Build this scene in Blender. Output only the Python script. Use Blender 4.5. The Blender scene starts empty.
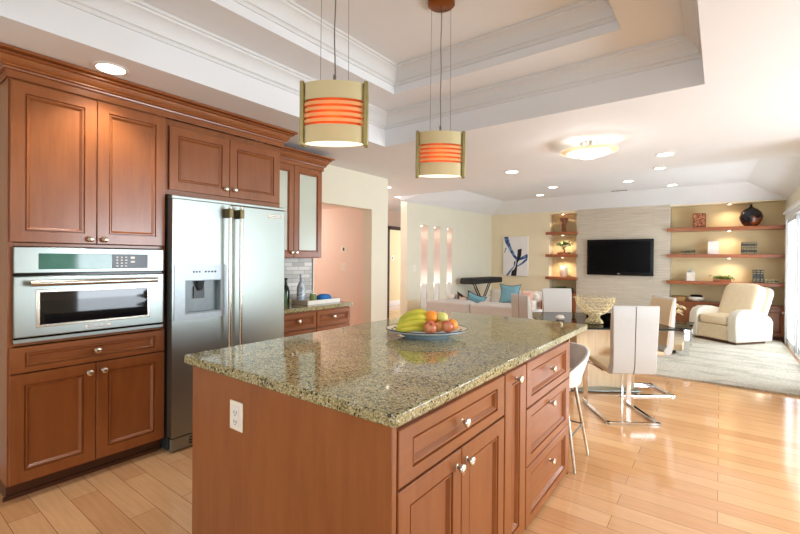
import bpy, bmesh, math, random
from math import pi, sin, cos, radians
from mathutils import Vector, Matrix
random.seed(7)
S = bpy.context.scene
C = S.collection

# ------------------------------------------------------------------ camera
cam_d = bpy.data.cameras.new('camera')
cam_d.sensor_width = 36.0
cam_d.lens = 425.0 / 800 * 36
cam_d.shift_y = -6.408 / 800
cam_d.clip_start = 0.02
cam = bpy.data.objects.new('camera', cam_d)
C.objects.link(cam)
def cam_rot(a, b, c):
    Rz = Matrix(((cos(c), -sin(c), 0), (sin(c), cos(c), 0), (0, 0, 1)))
    Rx = Matrix(((1, 0, 0), (0, cos(b), -sin(b)), (0, sin(b), cos(b))))
    W = Matrix(((cos(a), -sin(a), 0), (0, 0, -1), (sin(a), cos(a), 0)))
    return Rz @ Rx @ W
_R = cam_rot(-radians(37.002), 0.00452, 0.00775)
_M = Matrix((_R[0], -_R[1], -_R[2])).transposed()
cam.matrix_world = Matrix.Translation((0, 0, 1.40)) @ _M.to_4x4()
S.camera = cam

# ------------------------------------------------------------------ light
S.view_settings.view_transform = 'Standard'
S.view_settings.look = 'None'
S.view_settings.gamma = 1.0
S.view_settings.use_curve_mapping = False
S.view_settings.exposure = 0.36
S.cycles.max_bounces = 10
S.cycles.diffuse_bounces = 6
S.cycles.glossy_bounces = 5
S.cycles.transmission_bounces = 8
S.cycles.sample_clamp_indirect = 6.0
S.cycles.caustics_reflective = False
S.cycles.caustics_refractive = False
world = bpy.data.worlds.new('daylight')
world.use_nodes = True
S.world = world
_bg = world.node_tree.nodes['Background']
_bg.inputs[0].default_value = (0.80, 0.90, 1.0, 1)
_bg.inputs[1].default_value = 2.2

def area_light(name, loc, aim, sx, sy, power, col=(1, 1, 1)):
    d = bpy.data.lights.new(name, 'AREA')
    d.shape = 'RECTANGLE'; d.size = sx; d.size_y = sy
    d.energy = power; d.color = col
    o = bpy.data.objects.new(name, d)
    C.objects.link(o)
    o.location = loc
    o.rotation_euler = Vector(aim).to_track_quat('-Z', 'Y').to_euler()
    return o
# daylight panels outside the patio door and two unseen windows
area_light('daylight_patio_door', (1.45, 8.1, 1.25), (-1, 0, 0.15), 3.2, 2.1, 112, (0.90, 0.95, 1.0))
area_light('daylight_kitchen_window', (3.0, 3.75, 1.25), (-1, -0.25, -0.06), 2.5, 1.6, 160, (0.84, 0.92, 1.0))
area_light('daylight_rear_window', (-0.6, -3.0, 1.45), (0, 1, 0), 4.4, 2.0, 18, (0.84, 0.92, 1.0))

# ------------------------------------------------------------------ materials
def lin(r, g, b):
    f = lambda c: (c / 255 / 12.92) if c / 255 <= 0.04045 else ((c / 255 + 0.055) / 1.055) ** 2.4
    return (f(r), f(g), f(b), 1)

class NT:
    def __init__(s, name):
        s.m = bpy.data.materials.new(name); s.m.use_nodes = True
        s.t = s.m.node_tree; s.n = s.t.nodes; s.l = s.t.links
        s.b = s.n['Principled BSDF']
    def add(s, typ, **kw):
        n = s.n.new(typ)
        for k, v in kw.items():
            setattr(n, k, v)
        return n
    def link(s, a, b): s.l.new(a, b)
    def coords(s, scale=(1, 1, 1), rot=(0, 0, 0), kind='Object'):
        tc = s.add('ShaderNodeTexCoord'); mp = s.add('ShaderNodeMapping')
        mp.inputs['Scale'].default_value = scale
        mp.inputs['Rotation'].default_value = rot
        s.link(tc.outputs[kind], mp.inputs['Vector'])
        return mp.outputs['Vector']
    def noise(s, vec, scale, detail=3, rough=0.5):
        n = s.add('ShaderNodeTexNoise')
        n.inputs['Scale'].default_value = scale
        n.inputs['Detail'].default_value = detail
        n.inputs['Roughness'].default_value = rough
        s.link(vec, n.inputs['Vector'])
        return n.outputs['Fac']
    def ramp(s, fac, stops, interp='LINEAR'):
        r = s.add('ShaderNodeValToRGB')
        r.color_ramp.interpolation = interp
        els = r.color_ramp.elements
        while len(els) < len(stops): els.new(0.5)
        for e, (p, c) in zip(els, stops):
            e.position = p; e.color = c
        s.link(fac, r.inputs['Fac'])
        return r.outputs['Color']
    def mix(s, fac, a, b, blend='MIX'):
        n = s.add('ShaderNodeMix', data_type='RGBA', blend_type=blend)
        for sock, v in ((n.inputs['Factor'], fac), (n.inputs['A'], a), (n.inputs['B'], b)): pass
        ins = [i for i in n.inputs if i.enabled] if False else n.inputs
        def setin(idx, v):
            if hasattr(v, 'links'): s.link(v, n.inputs[idx])
            else: n.inputs[idx].default_value = v
        setin(0, fac); setin(6, a); setin(7, b)
        return n.outputs[2]
    def bump(s, h, strength=0.2, dist=0.01):
        b = s.add('ShaderNodeBump')
        b.inputs['Strength'].default_value = strength
        b.inputs['Distance'].default_value = dist
        s.link(h, b.inputs['Height'])
        s.link(b.outputs['Normal'], s.b.inputs['Normal'])
    def color(s, c):
        if hasattr(c, 'links'): s.link(c, s.b.inputs['Base Color'])
        else: s.b.inputs['Base Color'].default_value = c
    def set(s, **kw):
        for k, v in kw.items():
            s.b.inputs[k.replace('_', ' ')].default_value = v

def plain(name, col, rough=0.5, metal=0.0, var=0.05, scale=30, spec=0.5, coat=0.0, bump=0.0):
    k = NT(name)
    v = k.coords()
    f = k.noise(v, scale)
    c = lin(*col)
    d = tuple(x * (1 - var) for x in c[:3]) + (1,)
    e = tuple(min(1, x * (1 + var)) for x in c[:3]) + (1,)
    k.color(k.ramp(f, [(0.3, d), (0.7, e)]))
    k.set(Roughness=rough, Metallic=metal)
    k.b.inputs['Specular IOR Level'].default_value = spec
    k.b.inputs['Coat Weight'].default_value = coat
    if bump: k.bump(k.noise(v, scale * 4), bump, 0.005)
    return k.m

def emit(name, col, strength):
    k = NT(name)
    k.color(lin(*col)); k.b.inputs['Emission Color'].default_value = lin(*col)
    k.b.inputs['Emission Strength'].default_value = strength
    return k.m

def wood(name, dark, light, scale=(14, 14, 1.2), rough=0.3, coat=0.25):
    k = NT(name)
    v = k.coords(scale)
    f = k.noise(v, 3.0, 6, 0.6)
    v2 = k.coords((2.5, 2.5, 1.2))
    g = k.noise(v2, 2.0, 2)
    a = k.ramp(f, [(0.3, lin(*dark)), (0.72, lin(*light))])
    hi = tuple(min(255, x * 1.05) for x in light)
    k.color(k.mix(k.ramp(g, [(0.35, (0, 0, 0, 1)), (0.75, (0.45, 0.45, 0.45, 1))]), a, lin(*hi)))
    k.set(Roughness=rough)
    k.b.inputs['Coat Weight'].default_value = coat
    k.b.inputs['Coat Roughness'].default_value = 0.15
    return k.m

def make_floor():
    k = NT('maple_floor')
    tc = k.add('ShaderNodeTexCoord')
    br = k.add('ShaderNodeTexBrick')
    br.offset = 0.37; br.offset_frequency = 2
    br.inputs['Scale'].default_value = 1.0
    br.inputs['Brick Width'].default_value = 1.25
    br.inputs['Row Height'].default_value = 0.135
    br.inputs['Mortar Size'].default_value = 0.0016
    br.inputs['Mortar Smooth'].default_value = 0.3
    br.inputs['Color1'].default_value = lin(212, 160, 112)
    br.inputs['Color2'].default_value = lin(230, 184, 136)
    br.inputs['Mortar'].default_value = lin(140, 94, 56)
    k.link(tc.outputs['Object'], br.inputs['Vector'])
    v = k.coords((1.2, 16, 1))
    g = k.noise(v, 3.0, 5, 0.6)
    gr = k.ramp(g, [(0.3, (0.90, 0.87, 0.83, 1)), (0.7, (1.04, 1.03, 1.02, 1))])
    k.color(k.mix(1.0, br.outputs['Color'], gr, 'MULTIPLY'))
    k.set(Roughness=0.11)
    k.b.inputs['Coat Weight'].default_value = 0.3
    k.b.inputs['Coat Roughness'].default_value = 0.08
    k.bump(br.outputs['Fac'], -0.15, 0.002)
    return k.m

def make_granite():
    k = NT('granite')
    v = k.coords()
    def vor(scale):
        vo = k.add('ShaderNodeTexVoronoi'); vo.inputs['Scale'].default_value = scale
        k.link(v, vo.inputs['Vector'])
        sep = k.add('ShaderNodeSeparateColor'); k.link(vo.outputs['Color'], sep.inputs[0])
        return sep.outputs
    a = vor(210); b = vor(125)
    base = k.ramp(a[0], [(0.0, lin(44, 42, 32)), (0.14, lin(96, 90, 60)), (0.30, lin(142, 132, 88)),
                         (0.52, lin(168, 156, 110)), (0.78, lin(188, 180, 142)), (0.94, lin(218, 214, 198))], 'CONSTANT')
    tint = k.ramp(k.noise(v, 9, 4), [(0.35, lin(140, 132, 86)), (0.65, lin(184, 176, 134))])
    c = k.mix(0.35, base, tint)
    sp = k.ramp(b[1], [(0.0, lin(58, 56, 46)), (0.10, (1, 1, 1, 1))], 'CONSTANT')
    c = k.mix(0.9, c, sp, 'MULTIPLY')
    k.color(c)
    k.set(Roughness=0.06)
    k.b.inputs['Specular IOR Level'].default_value = 0.6
    return k.m

def make_stainless(name='stainless_steel', col=(158, 166, 162), rough=0.38):
    k = NT(name)
    v = k.coords((90, 90, 0.6))
    f = k.noise(v, 4, 4)
    d = tuple(x * 0.985 for x in col)
    k.color(k.ramp(f, [(0.3, lin(*d)), (0.7, lin(*col))]))
    r = k.ramp(f, [(0.3, (rough * 0.95,) * 3 + (1,)), (0.7, (rough * 1.05,) * 3 + (1,))])
    k.link(r, k.b.inputs['Roughness'])
    k.set(Metallic=1.0)
    return k.m

def make_glass(name, col=(0.95, 0.98, 0.97, 1), rough=0.0, ior=1.45, const=None):
    k = NT(name)
    gl = k.add('ShaderNodeBsdfGlossy'); gl.inputs['Roughness'].default_value = max(rough, 0.02)
    tr = k.add('ShaderNodeBsdfTransparent'); tr.inputs['Color'].default_value = col
    fr = k.add('ShaderNodeFresnel'); fr.inputs['IOR'].default_value = ior
    mx = k.add('ShaderNodeMixShader')
    if const is None: k.link(fr.outputs[0], mx.inputs[0])
    else: mx.inputs[0].default_value = const
    k.link(tr.outputs[0], mx.inputs[1]); k.link(gl.outputs[0], mx.inputs[2])
    out = k.n['Material Output']
    k.link(mx.outputs[0], out.inputs['Surface'])
    return k.m

def make_frosted():
    k = NT('frosted_glass')
    df = k.add('ShaderNodeBsdfDiffuse'); df.inputs['Color'].default_value = lin(232, 240, 224)
    tr = k.add('ShaderNodeBsdfTransparent'); tr.inputs['Color'].default_value = (0.95, 0.97, 0.93, 1)
    gl = k.add('ShaderNodeBsdfGlossy'); gl.inputs['Roughness'].default_value = 0.25
    m1 = k.add('ShaderNodeMixShader'); m2 = k.add('ShaderNodeMixShader')
    m1.inputs[0].default_value = 0.45; m2.inputs[0].default_value = 0.08
    k.link(df.outputs[0], m1.inputs[1]); k.link(tr.outputs[0], m1.inputs[2])
    k.link(m1.outputs[0], m2.inputs[1]); k.link(gl.outputs[0], m2.inputs[2])
    k.link(m2.outputs[0], k.n['Material Output'].inputs['Surface'])
    return k.m

def make_translucent(name, col, tcol, mixf):
    """lampshade cloth: part reflecting, part letting the bulb's light through."""
    k = NT(name)
    df = k.add('ShaderNodeBsdfDiffuse'); df.inputs['Color'].default_value = lin(*col)
    tr = k.add('ShaderNodeBsdfTranslucent'); tr.inputs['Color'].default_value = lin(*tcol)
    mx = k.add('ShaderNodeMixShader'); mx.inputs[0].default_value = mixf
    k.link(df.outputs[0], mx.inputs[1]); k.link(tr.outputs[0], mx.inputs[2])
    k.link(mx.outputs[0], k.n['Material Output'].inputs['Surface'])
    return k.m

def make_shade(name, col, strength):
    k = NT(name)
    k.color(lin(*col)); k.set(Roughness=0.7)
    k.b.inputs['Emission Color'].default_value = lin(*col)
    k.b.inputs['Emission Strength'].default_value = strength
    v = k.coords((200, 200, 200)); k.bump(k.noise(v, 3), 0.05, 0.001)
    return k.m

def make_tile():
    k = NT('stone_strip_tile')
    v = k.coords((1, 1, 1), (0, 0, 0))
    sx = k.add('ShaderNodeSeparateXYZ'); k.link(v, sx.inputs[0])
    cx = k.add('ShaderNodeCombineXYZ')
    k.link(sx.outputs['Y'], cx.inputs['X']); k.link(sx.outputs['Z'], cx.inputs['Y'])
    br = k.add('ShaderNodeTexBrick')
    br.inputs['Scale'].default_value = 1
    br.inputs['Brick Width'].default_value = 0.17
    br.inputs['Row Height'].default_value = 0.045
    br.inputs['Mortar Size'].default_value = 0.002
    br.inputs['Color1'].default_value = lin(222, 222, 216)
    br.inputs['Color2'].default_value = lin(172, 172, 166)
    br.inputs['Mortar'].default_value = lin(130, 128, 122)
    k.link(cx.outputs[0], br.inputs['Vector'])
    k.color(br.outputs['Color']); k.set(Roughness=0.35)
    k.bump(br.outputs['Fac'], -0.3, 0.003)
    return k.m

def make_grasscloth():
    k = NT('striated_wall_panel')
    v = k.coords((1.2, 1, 45))
    f = k.noise(v, 2.2, 5, 0.65)
    c = k.ramp(f, [(0.3, lin(180, 168, 150)), (0.7, lin(212, 202, 186))])
    tc = k.coords((1, 1, 1))
    sx = k.add('ShaderNodeSeparateXYZ'); k.link(tc, sx.inputs[0])
    cx = k.add('ShaderNodeCombineXYZ'); k.link(sx.outputs['X'], cx.inputs['X']); k.link(sx.outputs['Z'], cx.inputs['Y'])
    br = k.add('ShaderNodeTexBrick')
    br.inputs['Scale'].default_value = 1; br.inputs['Brick Width'].default_value = 1.1; br.inputs['Row Height'].default_value = 0.30
    br.inputs['Mortar Size'].default_value = 0.003
    br.inputs['Color1'].default_value = (1, 1, 1, 1); br.inputs['Color2'].default_value = (0.95, 0.95, 0.94, 1); br.inputs['Mortar'].default_value = (0.8, 0.8, 0.8, 1)
    k.link(cx.outputs[0], br.inputs['Vector'])
    k.color(k.mix(1.0, c, br.outputs['Color'], 'MULTIPLY'))
    k.set(Roughness=0.7); k.bump(f, 0.25, 0.004)
    return k.m

def make_rug():
    k = NT('shag_rug')
    v = k.coords()
    f = k.noise(v, 55, 5, 0.8)
    big = k.noise(k.coords((0.7, 2.4, 1)), 1.6, 3, 0.6)
    a = k.ramp(f, [(0.34, lin(168, 156, 132)), (0.5, lin(218, 208, 188)), (0.66, lin(238, 231, 214))])
    b = k.ramp(big, [(0.5, (1, 1, 1, 1)), (0.58, lin(214, 212, 206)), (0.64, (1, 1, 1, 1))])
    k.color(k.mix(0.8, a, b, 'MULTIPLY'))
    k.set(Roughness=1.0)
    k.bump(f, 1.0, 0.03)
    return k.m

def make_speckle(name, a, b, scale, rough=0.6, lo=0.45, hi=0.55):
    k = NT(name)
    f = k.noise(k.coords(), scale, 2)
    k.color(k.ramp(f, [(lo, lin(*a)), (hi, lin(*b))])); k.set(Roughness=rough)
    return k.m

M = {}
M['ceil'] = plain('ceiling_paint', (228, 231, 234), 0.8, var=0.01, scale=3)
M['crownwhite'] = plain('moulding_paint', (216, 219, 220), 0.5, var=0.01)
M['cream'] = plain('cream_paint', (224, 220, 200), 0.75, var=0.01, scale=4)
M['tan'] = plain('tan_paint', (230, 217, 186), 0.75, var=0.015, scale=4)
M['niche'] = plain('niche_paint', (226, 208, 162), 0.75, var=0.015, scale=4)
M['slot'] = plain('lamp_tinted_plaster', (238, 222, 214), 0.8, var=0.01, scale=4)  # pinkish glow of the lit slots put into the plaster colour
M['pink'] = plain('lamp_tinted_paint', (236, 218, 206), 0.75, var=0.01, scale=4)  # pinkish lamplight of alcove and hall put into the wall colour
M['beige'] = plain('beige_paint', (214, 204, 182), 0.75, var=0.01, scale=4)
M['white'] = plain('white_paint', (232, 230, 224), 0.45, var=0.01)
M['floor'] = make_floor()
M['granite'] = make_granite()
M['wood'] = wood('cherry_maple', (129, 71, 34), (148, 88, 45), (9, 9, 1.0))
M['woodh'] = wood('cherry_maple_horizontal', (129, 71, 34), (148, 88, 45), (9, 1.0, 9))
M['shelf'] = wood('cherry_shelf', (122, 60, 24), (162, 88, 40), (1.2, 14, 14))
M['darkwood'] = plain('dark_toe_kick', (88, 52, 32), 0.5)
M['pale'] = wood('pale_bentwood', (214, 186, 146), (236, 212, 176), (12, 12, 1.0), 0.3)
M['steel'] = make_stainless()
M['steelh'] = make_stainless('brushed_handle_steel', (206, 200, 186), 0.22)
M['chrome'] = plain('chrome', (232, 234, 236), 0.06, 1.0, var=0.01)
M['nickel'] = plain('satin_nickel', (214, 206, 192), 0.25, 1.0, var=0.02)
M['black'] = plain('black_gloss', (10, 10, 12), 0.15, var=0.1, spec=0.25)
M['blackmat'] = plain('black_fabric', (18, 18, 20), 0.7, var=0.1)
M['screen'] = plain('tv_screen', (3, 3, 4), 0.25, var=0.1, spec=0.12)
M['display'] = plain('display_glass', (70, 120, 108), 0.06, var=0.15, scale=12)
M['ovenglass'] = plain('oven_window_glass', (16, 18, 22), 0.04, var=0.1)
M['grey'] = plain('dispenser_grey', (176, 188, 194), 0.35, 0.2)
M['recess'] = plain('dispenser_recess_grey', (140, 152, 156), 0.4, 0.1)
M['darkgrey'] = plain('dark_recess', (60, 66, 68), 0.4, 0.2)
M['glass'] = make_glass('clear_glass', (0.96, 0.98, 1.0, 1), 0.0, 1.12, 0.05)
M['tableglass'] = make_glass('table_glass', (0.88, 0.93, 0.92, 1), 0.0, 1.5)
M['glassedge'] = plain('dark_glass_edge', (34, 46, 44), 0.1)
M['frost'] = make_frosted()
M['shade'] = make_translucent('pendant_cream_shade', (222, 214, 172), (236, 220, 166), 0.22)
M['shadein'] = make_translucent('pendant_orange_liner', (206, 116, 62), (244, 150, 86), 0.5)
M['shadestrip'] = make_translucent('pendant_lit_strip', (248, 226, 172), (255, 236, 190), 0.6)
M['diff'] = emit('lit_diffuser', (255, 246, 226), 1.3)
M['bulb'] = emit('lit_bulb', (255, 238, 200), 12.0)
M['brass'] = plain('aged_brass', (166, 156, 104), 0.4, 0.6, var=0.05)
M['bracket'] = plain('bronze_bracket', (112, 100, 66), 0.4, 0.6, var=0.05)
M['copper'] = plain('brown_copper', (150, 92, 46), 0.35, 0.8, var=0.05)
M['cable'] = plain('steel_cable', (120, 116, 108), 0.4, 0.6)
M['plastic'] = plain('ivory_plastic', (238, 232, 216), 0.35, var=0.01)
M['lens'] = emit('recessed_lamp_lens', (255, 244, 224), 9.0)
M['banana'] = make_speckle('banana_skin', (172, 176, 44), (220, 208, 76), 7, 0.45, 0.35, 0.7)
M['bananatip'] = plain('banana_tip', (96, 96, 40), 0.6)
M['orange'] = plain('orange_peel', (240, 150, 44), 0.45, var=0.08, scale=40, bump=0.3)
M['apple'] = make_speckle('red_apple_skin', (172, 66, 56), (212, 146, 102), 16, 0.25, 0.42, 0.66)
M['apple2'] = make_speckle('blush_apple_skin', (186, 72, 54), (222, 178, 100), 14, 0.25, 0.4, 0.6)
M['apple3'] = make_speckle('yellow_apple_skin', (226, 206, 120), (206, 214, 120), 12, 0.25, 0.4, 0.6)
M['stem'] = plain('brown_stem', (84, 58, 30), 0.7)
M['plate'] = make_speckle('painted_plate', (240, 232, 206), (236, 228, 204), 40, 0.15)
M['platerim'] = plain('brown_plate_rim', (64, 48, 30), 0.25)
M['plateblue'] = plain('blue_glaze', (178, 204, 230), 0.12, var=0.08, scale=10)
M['leather'] = plain('white_leather', (186, 184, 179), 0.38, var=0.02, scale=60)
M['armleather'] = plain('ivory_leather', (206, 198, 180), 0.4, var=0.02, scale=30)
M['seatleather'] = plain('tan_leather', (204, 180, 144), 0.4, var=0.03, scale=30)
M['stoolw'] = plain('white_stool_leather', (238, 236, 232), 0.4, var=0.01)
M['leatherc'] = plain('cream_leather', (218, 198, 164), 0.4, var=0.04, scale=20)
M['seam'] = plain('seam_thread', (128, 118, 104), 0.7)
M['sofa'] = plain('oatmeal_sofa_fabric', (198, 194, 189), 0.95, var=0.08, scale=180, bump=0.3)
M['sofaw'] = plain('white_sofa_fabric', (232, 224, 214), 0.95, var=0.03, scale=180, bump=0.2)
M['teal'] = plain('teal_pillow_cloth', (120, 166, 180), 0.9, var=0.08, scale=60)
M['trim'] = plain('dark_pillow_piping', (40, 42, 50), 0.9)
M['brownp'] = make_speckle('brown_print_cloth', (60, 36, 26), (210, 190, 170), 9, 0.9)
M['peachp'] = plain('peach_pillow_cloth', (232, 190, 172), 0.9)
M['gold'] = plain('gold_openwork', (232, 216, 172), 0.4, 0.3, var=0.12, scale=20)
M['rug'] = make_rug()
M['tvpanel'] = make_grasscloth()
M['tile'] = make_tile()
M['gourd'] = make_speckle('burnished_gourd', (22, 20, 26), (150, 76, 34), 5, 0.16, 0.5, 0.68)
M['carved'] = make_speckle('carved_lattice', (70, 26, 16), (206, 130, 84), 46, 0.5, 0.46, 0.54)
M['weave'] = plain('brown_basketwork', (126, 74, 40), 0.6, var=0.3, scale=90)
M['leaf'] = plain('dark_green_leaf', (58, 88, 36), 0.5, var=0.35, scale=40)
M['leaf2'] = plain('succulent_leaf', (126, 142, 74), 0.5, var=0.3, scale=60)
M['porc'] = plain('white_porcelain', (236, 232, 222), 0.25, var=0.02)
M['lace'] = make_speckle('white_fretwork', (244, 238, 224), (214, 200, 172), 60, 0.5)
M['book'] = plain('dark_leather_book', (40, 36, 34), 0.4, var=0.2, scale=60)
M['pages'] = plain('aged_pages', (120, 106, 84), 0.8)
M['bookband'] = plain('gilt_band', (196, 176, 120), 0.35, 0.5)
M['blue'] = plain('blue_cloth', (36, 116, 190), 0.8, var=0.15)
M['bottle'] = plain('dark_bottle_glass', (30, 44, 30), 0.08)
M['bowlw'] = plain('white_glazed_bowl', (226, 220, 206), 0.3)
M['petal'] = plain('cream_petal', (224, 204, 160), 0.6, var=0.1)
M['wicker'] = plain('tan_wicker', (184, 142, 86), 0.7, var=0.3, scale=80)
M['canvas'] = plain('white_canvas', (230, 226, 224), 0.8, var=0.03, scale=6)
M['ink'] = make_speckle('blue_paint_stroke', (34, 58, 112), (120, 150, 192), 9, 0.7, 0.45, 0.65)
M['inkk'] = plain('black_paint_stroke', (28, 26, 30), 0.7, var=0.3)
M['patio'] = plain('patio_paving', (190, 190, 184), 0.9, var=0.1, scale=4)
M['alu'] = plain('white_door_frame', (236, 240, 242), 0.35, var=0.01)
M['water'] = make_speckle('grey_bottle', (150, 170, 186), (206, 216, 222), 30, 0.15)

# ------------------------------------------------------------------ mesh helpers
def NB(): return bmesh.new()

def box(bm, x0, x1, y0, y1, z0, z1, T=None):
    v = [bm.verts.new(T((x, y, z)) if T else (x, y, z)) for x in (x0, x1) for y in (y0, y1) for z in (z0, z1)]
    for f in ((0, 1, 3, 2), (4, 6, 7, 5), (0, 4, 5, 1), (2, 3, 7, 6), (0, 2, 6, 4), (1, 5, 7, 3)):
        bm.faces.new([v[i] for i in f])
    return bm

def lathe(bm, prof, o=(0, 0, 0), ax=(0, 0, 1), seg=24, sx=1.0, sy=1.0):
    """prof: list of (radius, height) along ax from o."""
    ax = Vector(ax).normalized(); o = Vector(o)
    u = ax.orthogonal().normalized(); w = ax.cross(u)
    if abs(ax.z) > 0.99: u, w = Vector((1, 0, 0)), Vector((0, 1, 0))
    rings = []
    for r, h in prof:
        if r < 1e-6: rings.append([bm.verts.new(o + ax * h)])
        else: rings.append([bm.verts.new(o + ax * h + u * (r * sx * cos(2 * pi * i / seg)) + w * (r * sy * sin(2 * pi * i / seg))) for i in range(seg)])
    for a, b in zip(rings, rings[1:]):
        for i in range(seg):
            j = (i + 1) % seg
            if len(a) == 1 and len(b) == 1: break
            if len(a) == 1: bm.faces.new((a[0], b[j], b[i]))
            elif len(b) == 1: bm.faces.new((a[i], a[j], b[0]))
            else: bm.faces.new((a[i], a[j], b[j], b[i]))
    for r in (rings[0], rings[-1]):
        if len(r) > 2: bm.faces.new(r)
    return bm

def tube(bm, pts, r, seg=10, radii=None):
    pts = [Vector(p) for p in pts]
    rings = []
    up = None
    for i, p in enumerate(pts):
        d = (pts[min(i + 1, len(pts) - 1)] - pts[max(i - 1, 0)]).normalized()
        if up is None: up = d.orthogonal().normalized()
        up = (up - d * up.dot(d)).normalized()
        w = d.cross(up)
        rr = radii[i] if radii else r
        rings.append([bm.verts.new(p + up * (rr * cos(2 * pi * k / seg)) + w * (rr * sin(2 * pi * k / seg))) for k in range(seg)])
    for a, b in zip(rings, rings[1:]):
        for i in range(seg):
            j = (i + 1) % seg
            bm.faces.new((a[i], a[j], b[j], b[i]))
    bm.faces.new(rings[0]); bm.faces.new(rings[-1])
    return bm

def flatbar(bm, pts, w, t, wdir):
    """rectangular bar along a polyline; wdir = direction of the width."""
    pts = [Vector(p) for p in pts]; wd = Vector(wdir).normalized()
    rings = []
    for i, p in enumerate(pts):
        d = (pts[min(i + 1, len(pts) - 1)] - pts[max(i - 1, 0)]).normalized()
        n = d.cross(wd).normalized()
        rings.append([bm.verts.new(p + wd * (a * w / 2) + n * (b * t / 2)) for a, b in ((-1, -1), (1, -1), (1, 1), (-1, 1))])
    for a, b in zip(rings, rings[1:]):
        for i in range(4):
            j = (i + 1) % 4
            bm.faces.new((a[i], a[j], b[j], b[i]))
    bm.faces.new(rings[0]); bm.faces.new(rings[-1])
    return bm

def _sp(a, e): return math.copysign(abs(a) ** e, a)
def sq(bm, c, h, e1=0.35, e2=0.35, R=None, nu=28, nv=16, pinch=0.0):
    """superellipsoid cushion; small exponents are boxier."""
    c = Vector(c); rings = []
    for j in range(nv + 1):
        v = -pi / 2 + pi * j / nv
        cv, sv = _sp(cos(v), e1), _sp(sin(v), e1)
        ring = []
        for i in range(nu):
            u = 2 * pi * i / nu
            p = Vector((h[0] * cv * _sp(cos(u), e2), h[1] * cv * _sp(sin(u), e2), h[2] * sv))
            if R: p = R @ p
            ring.append(c + p)
        rings.append(ring)
    top = bm.verts.new(sum(rings[-1], Vector()) / nu); bot = bm.verts.new(sum(rings[0], Vector()) / nu)
    vr = [[bm.verts.new(p) for p in r] for r in rings[1:-1]]
    for a, b in zip(vr, vr[1:]):
        for i in range(nu):
            k = (i + 1) % nu
            bm.faces.new((a[i], a[k], b[k], b[i]))
    for i in range(nu):
        k = (i + 1) % nu
        bm.faces.new((bot, vr[0][k], vr[0][i])); bm.faces.new((top, vr[-1][i], vr[-1][k]))
    return bm

def pillow(bm, c, w, h, t, R):
    """knife-edge pillow with pointed corners, in its local XZ plane."""
    c = Vector(c); n = 12
    front, back = [], []
    for side, store in ((1, front), (-1, back)):
        for j in range(n + 1):
            row = []
            for i in range(n + 1):
                a, b = i / n * 2 - 1, j / n * 2 - 1
                ex = 1 - 0.20 * (1 - b * b)
                ez = 1 - 0.20 * (1 - a * a)
                y = side * t / 2 * ((1 - a ** 4) * (1 - b ** 4)) ** 0.6
                row.append(c + R @ Vector((a * w / 2 * ex, y, b * h / 2 * ez)))
            store.append(row)
    vf = [[bm.verts.new(p) for p in r] for r in front]
    vb = []
    for j in range(n + 1):
        vb.append([vf[j][i] if i in (0, n) or j in (0, n) else bm.verts.new(back[j][i]) for i in range(n + 1)])
    for vs in (vf, vb):
        for j in range(n):
            for i in range(n):
                bm.faces.new((vs[j][i], vs[j][i + 1], vs[j + 1][i + 1], vs[j + 1][i]))
    return bm

def sweep(bm, path, prof, closed=True, z0=0.0):
    """mitred moulding: path of (x, y) corners, prof of (offset to the left of travel, z)."""
    n = len(path); P = [Vector((p[0], p[1])) for p in path]
    rings = []
    for i in range(n):
        if closed: a, b = P[i - 1], P[(i + 1) % n]
        else: a, b = (P[i - 1] if i else None), (P[i + 1] if i < n - 1 else None)
        d1 = (P[i] - a).normalized() if a is not None else (b - P[i]).normalized()
        d2 = (b - P[i]).normalized() if b is not None else d1
        n1, n2 = Vector((-d1.y, d1.x)), Vector((-d2.y, d2.x))
        m = (n1 + n2); m = m / max(m.dot(n1), 1e-6) if m.length > 1e-6 else n1
        rings.append([bm.verts.new((P[i].x + m.x * o, P[i].y + m.y * o, z0 + z)) for o, z in prof])
    k = len(prof)
    for i in range(n if closed else n - 1):
        a, b = rings[i], rings[(i + 1) % n]
        for j in range(k):
            q = (j + 1) % k
            bm.faces.new((a[j], a[q], b[q], b[j]))
    if not closed:
        bm.faces.new(rings[0]); bm.faces.new(rings[-1])
    return bm

def panel(bm, u0, u1, v0, v1, d0, d1, fr, mp, glass=False, frv=None):
    """moulded recessed-panel front; mp maps (u, v, d) to space."""
    rs = [(0, d0), (0, d1 - 0.003), (0.003, d1), (fr, d1), (fr + 0.002, d1 - 0.010), (fr + 0.006, d1 - 0.010), (fr + 0.009, d1 - 0.003), (fr + 0.014, d1 - 0.003), (fr + 0.023, d1 - 0.013), (fr + 0.026, d1 - 0.017)]
    if glass: rs.append((fr + 0.026, d0))
    rings = []
    dv = (fr if frv is None else frv) - fr
    for ins, d in rs:
        iv = ins + dv if ins >= fr else ins
        rings.append([bm.verts.new(mp(u, v, d)) for u, v in ((u0 + ins, v0 + iv), (u1 - ins, v0 + iv), (u1 - ins, v1 - iv), (u0 + ins, v1 - iv))])
    for a, b in zip(rings, rings[1:]):
        for i in range(4):
            j = (i + 1) % 4
            bm.faces.new((a[i], a[j], b[j], b[i]))
    if glass:
        a, b = rings[-1], rings[0]
        for i in range(4):
            j = (i + 1) % 4
            bm.faces.new((a[i], a[j], b[j], b[i]))
    else:
        bm.faces.new(rings[-1]); bm.faces.new(rings[0])
    return bm

def empty(name, loc=(0, 0, 0), rz=0.0):
    o = bpy.data.objects.new(name, None); C.objects.link(o)
    o.location = loc; o.rotation_euler = (0, 0, rz); o.empty_display_size = 0.1
    return o

def tag(o, label, cat, group=None):
    o['label'] = label; o['category'] = cat
    if group: o['group'] = group
    return o

def thing(name, label, cat, loc=(0, 0, 0), rz=0.0, group=None):
    return tag(empty(name, loc, rz), label, cat, group)

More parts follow.
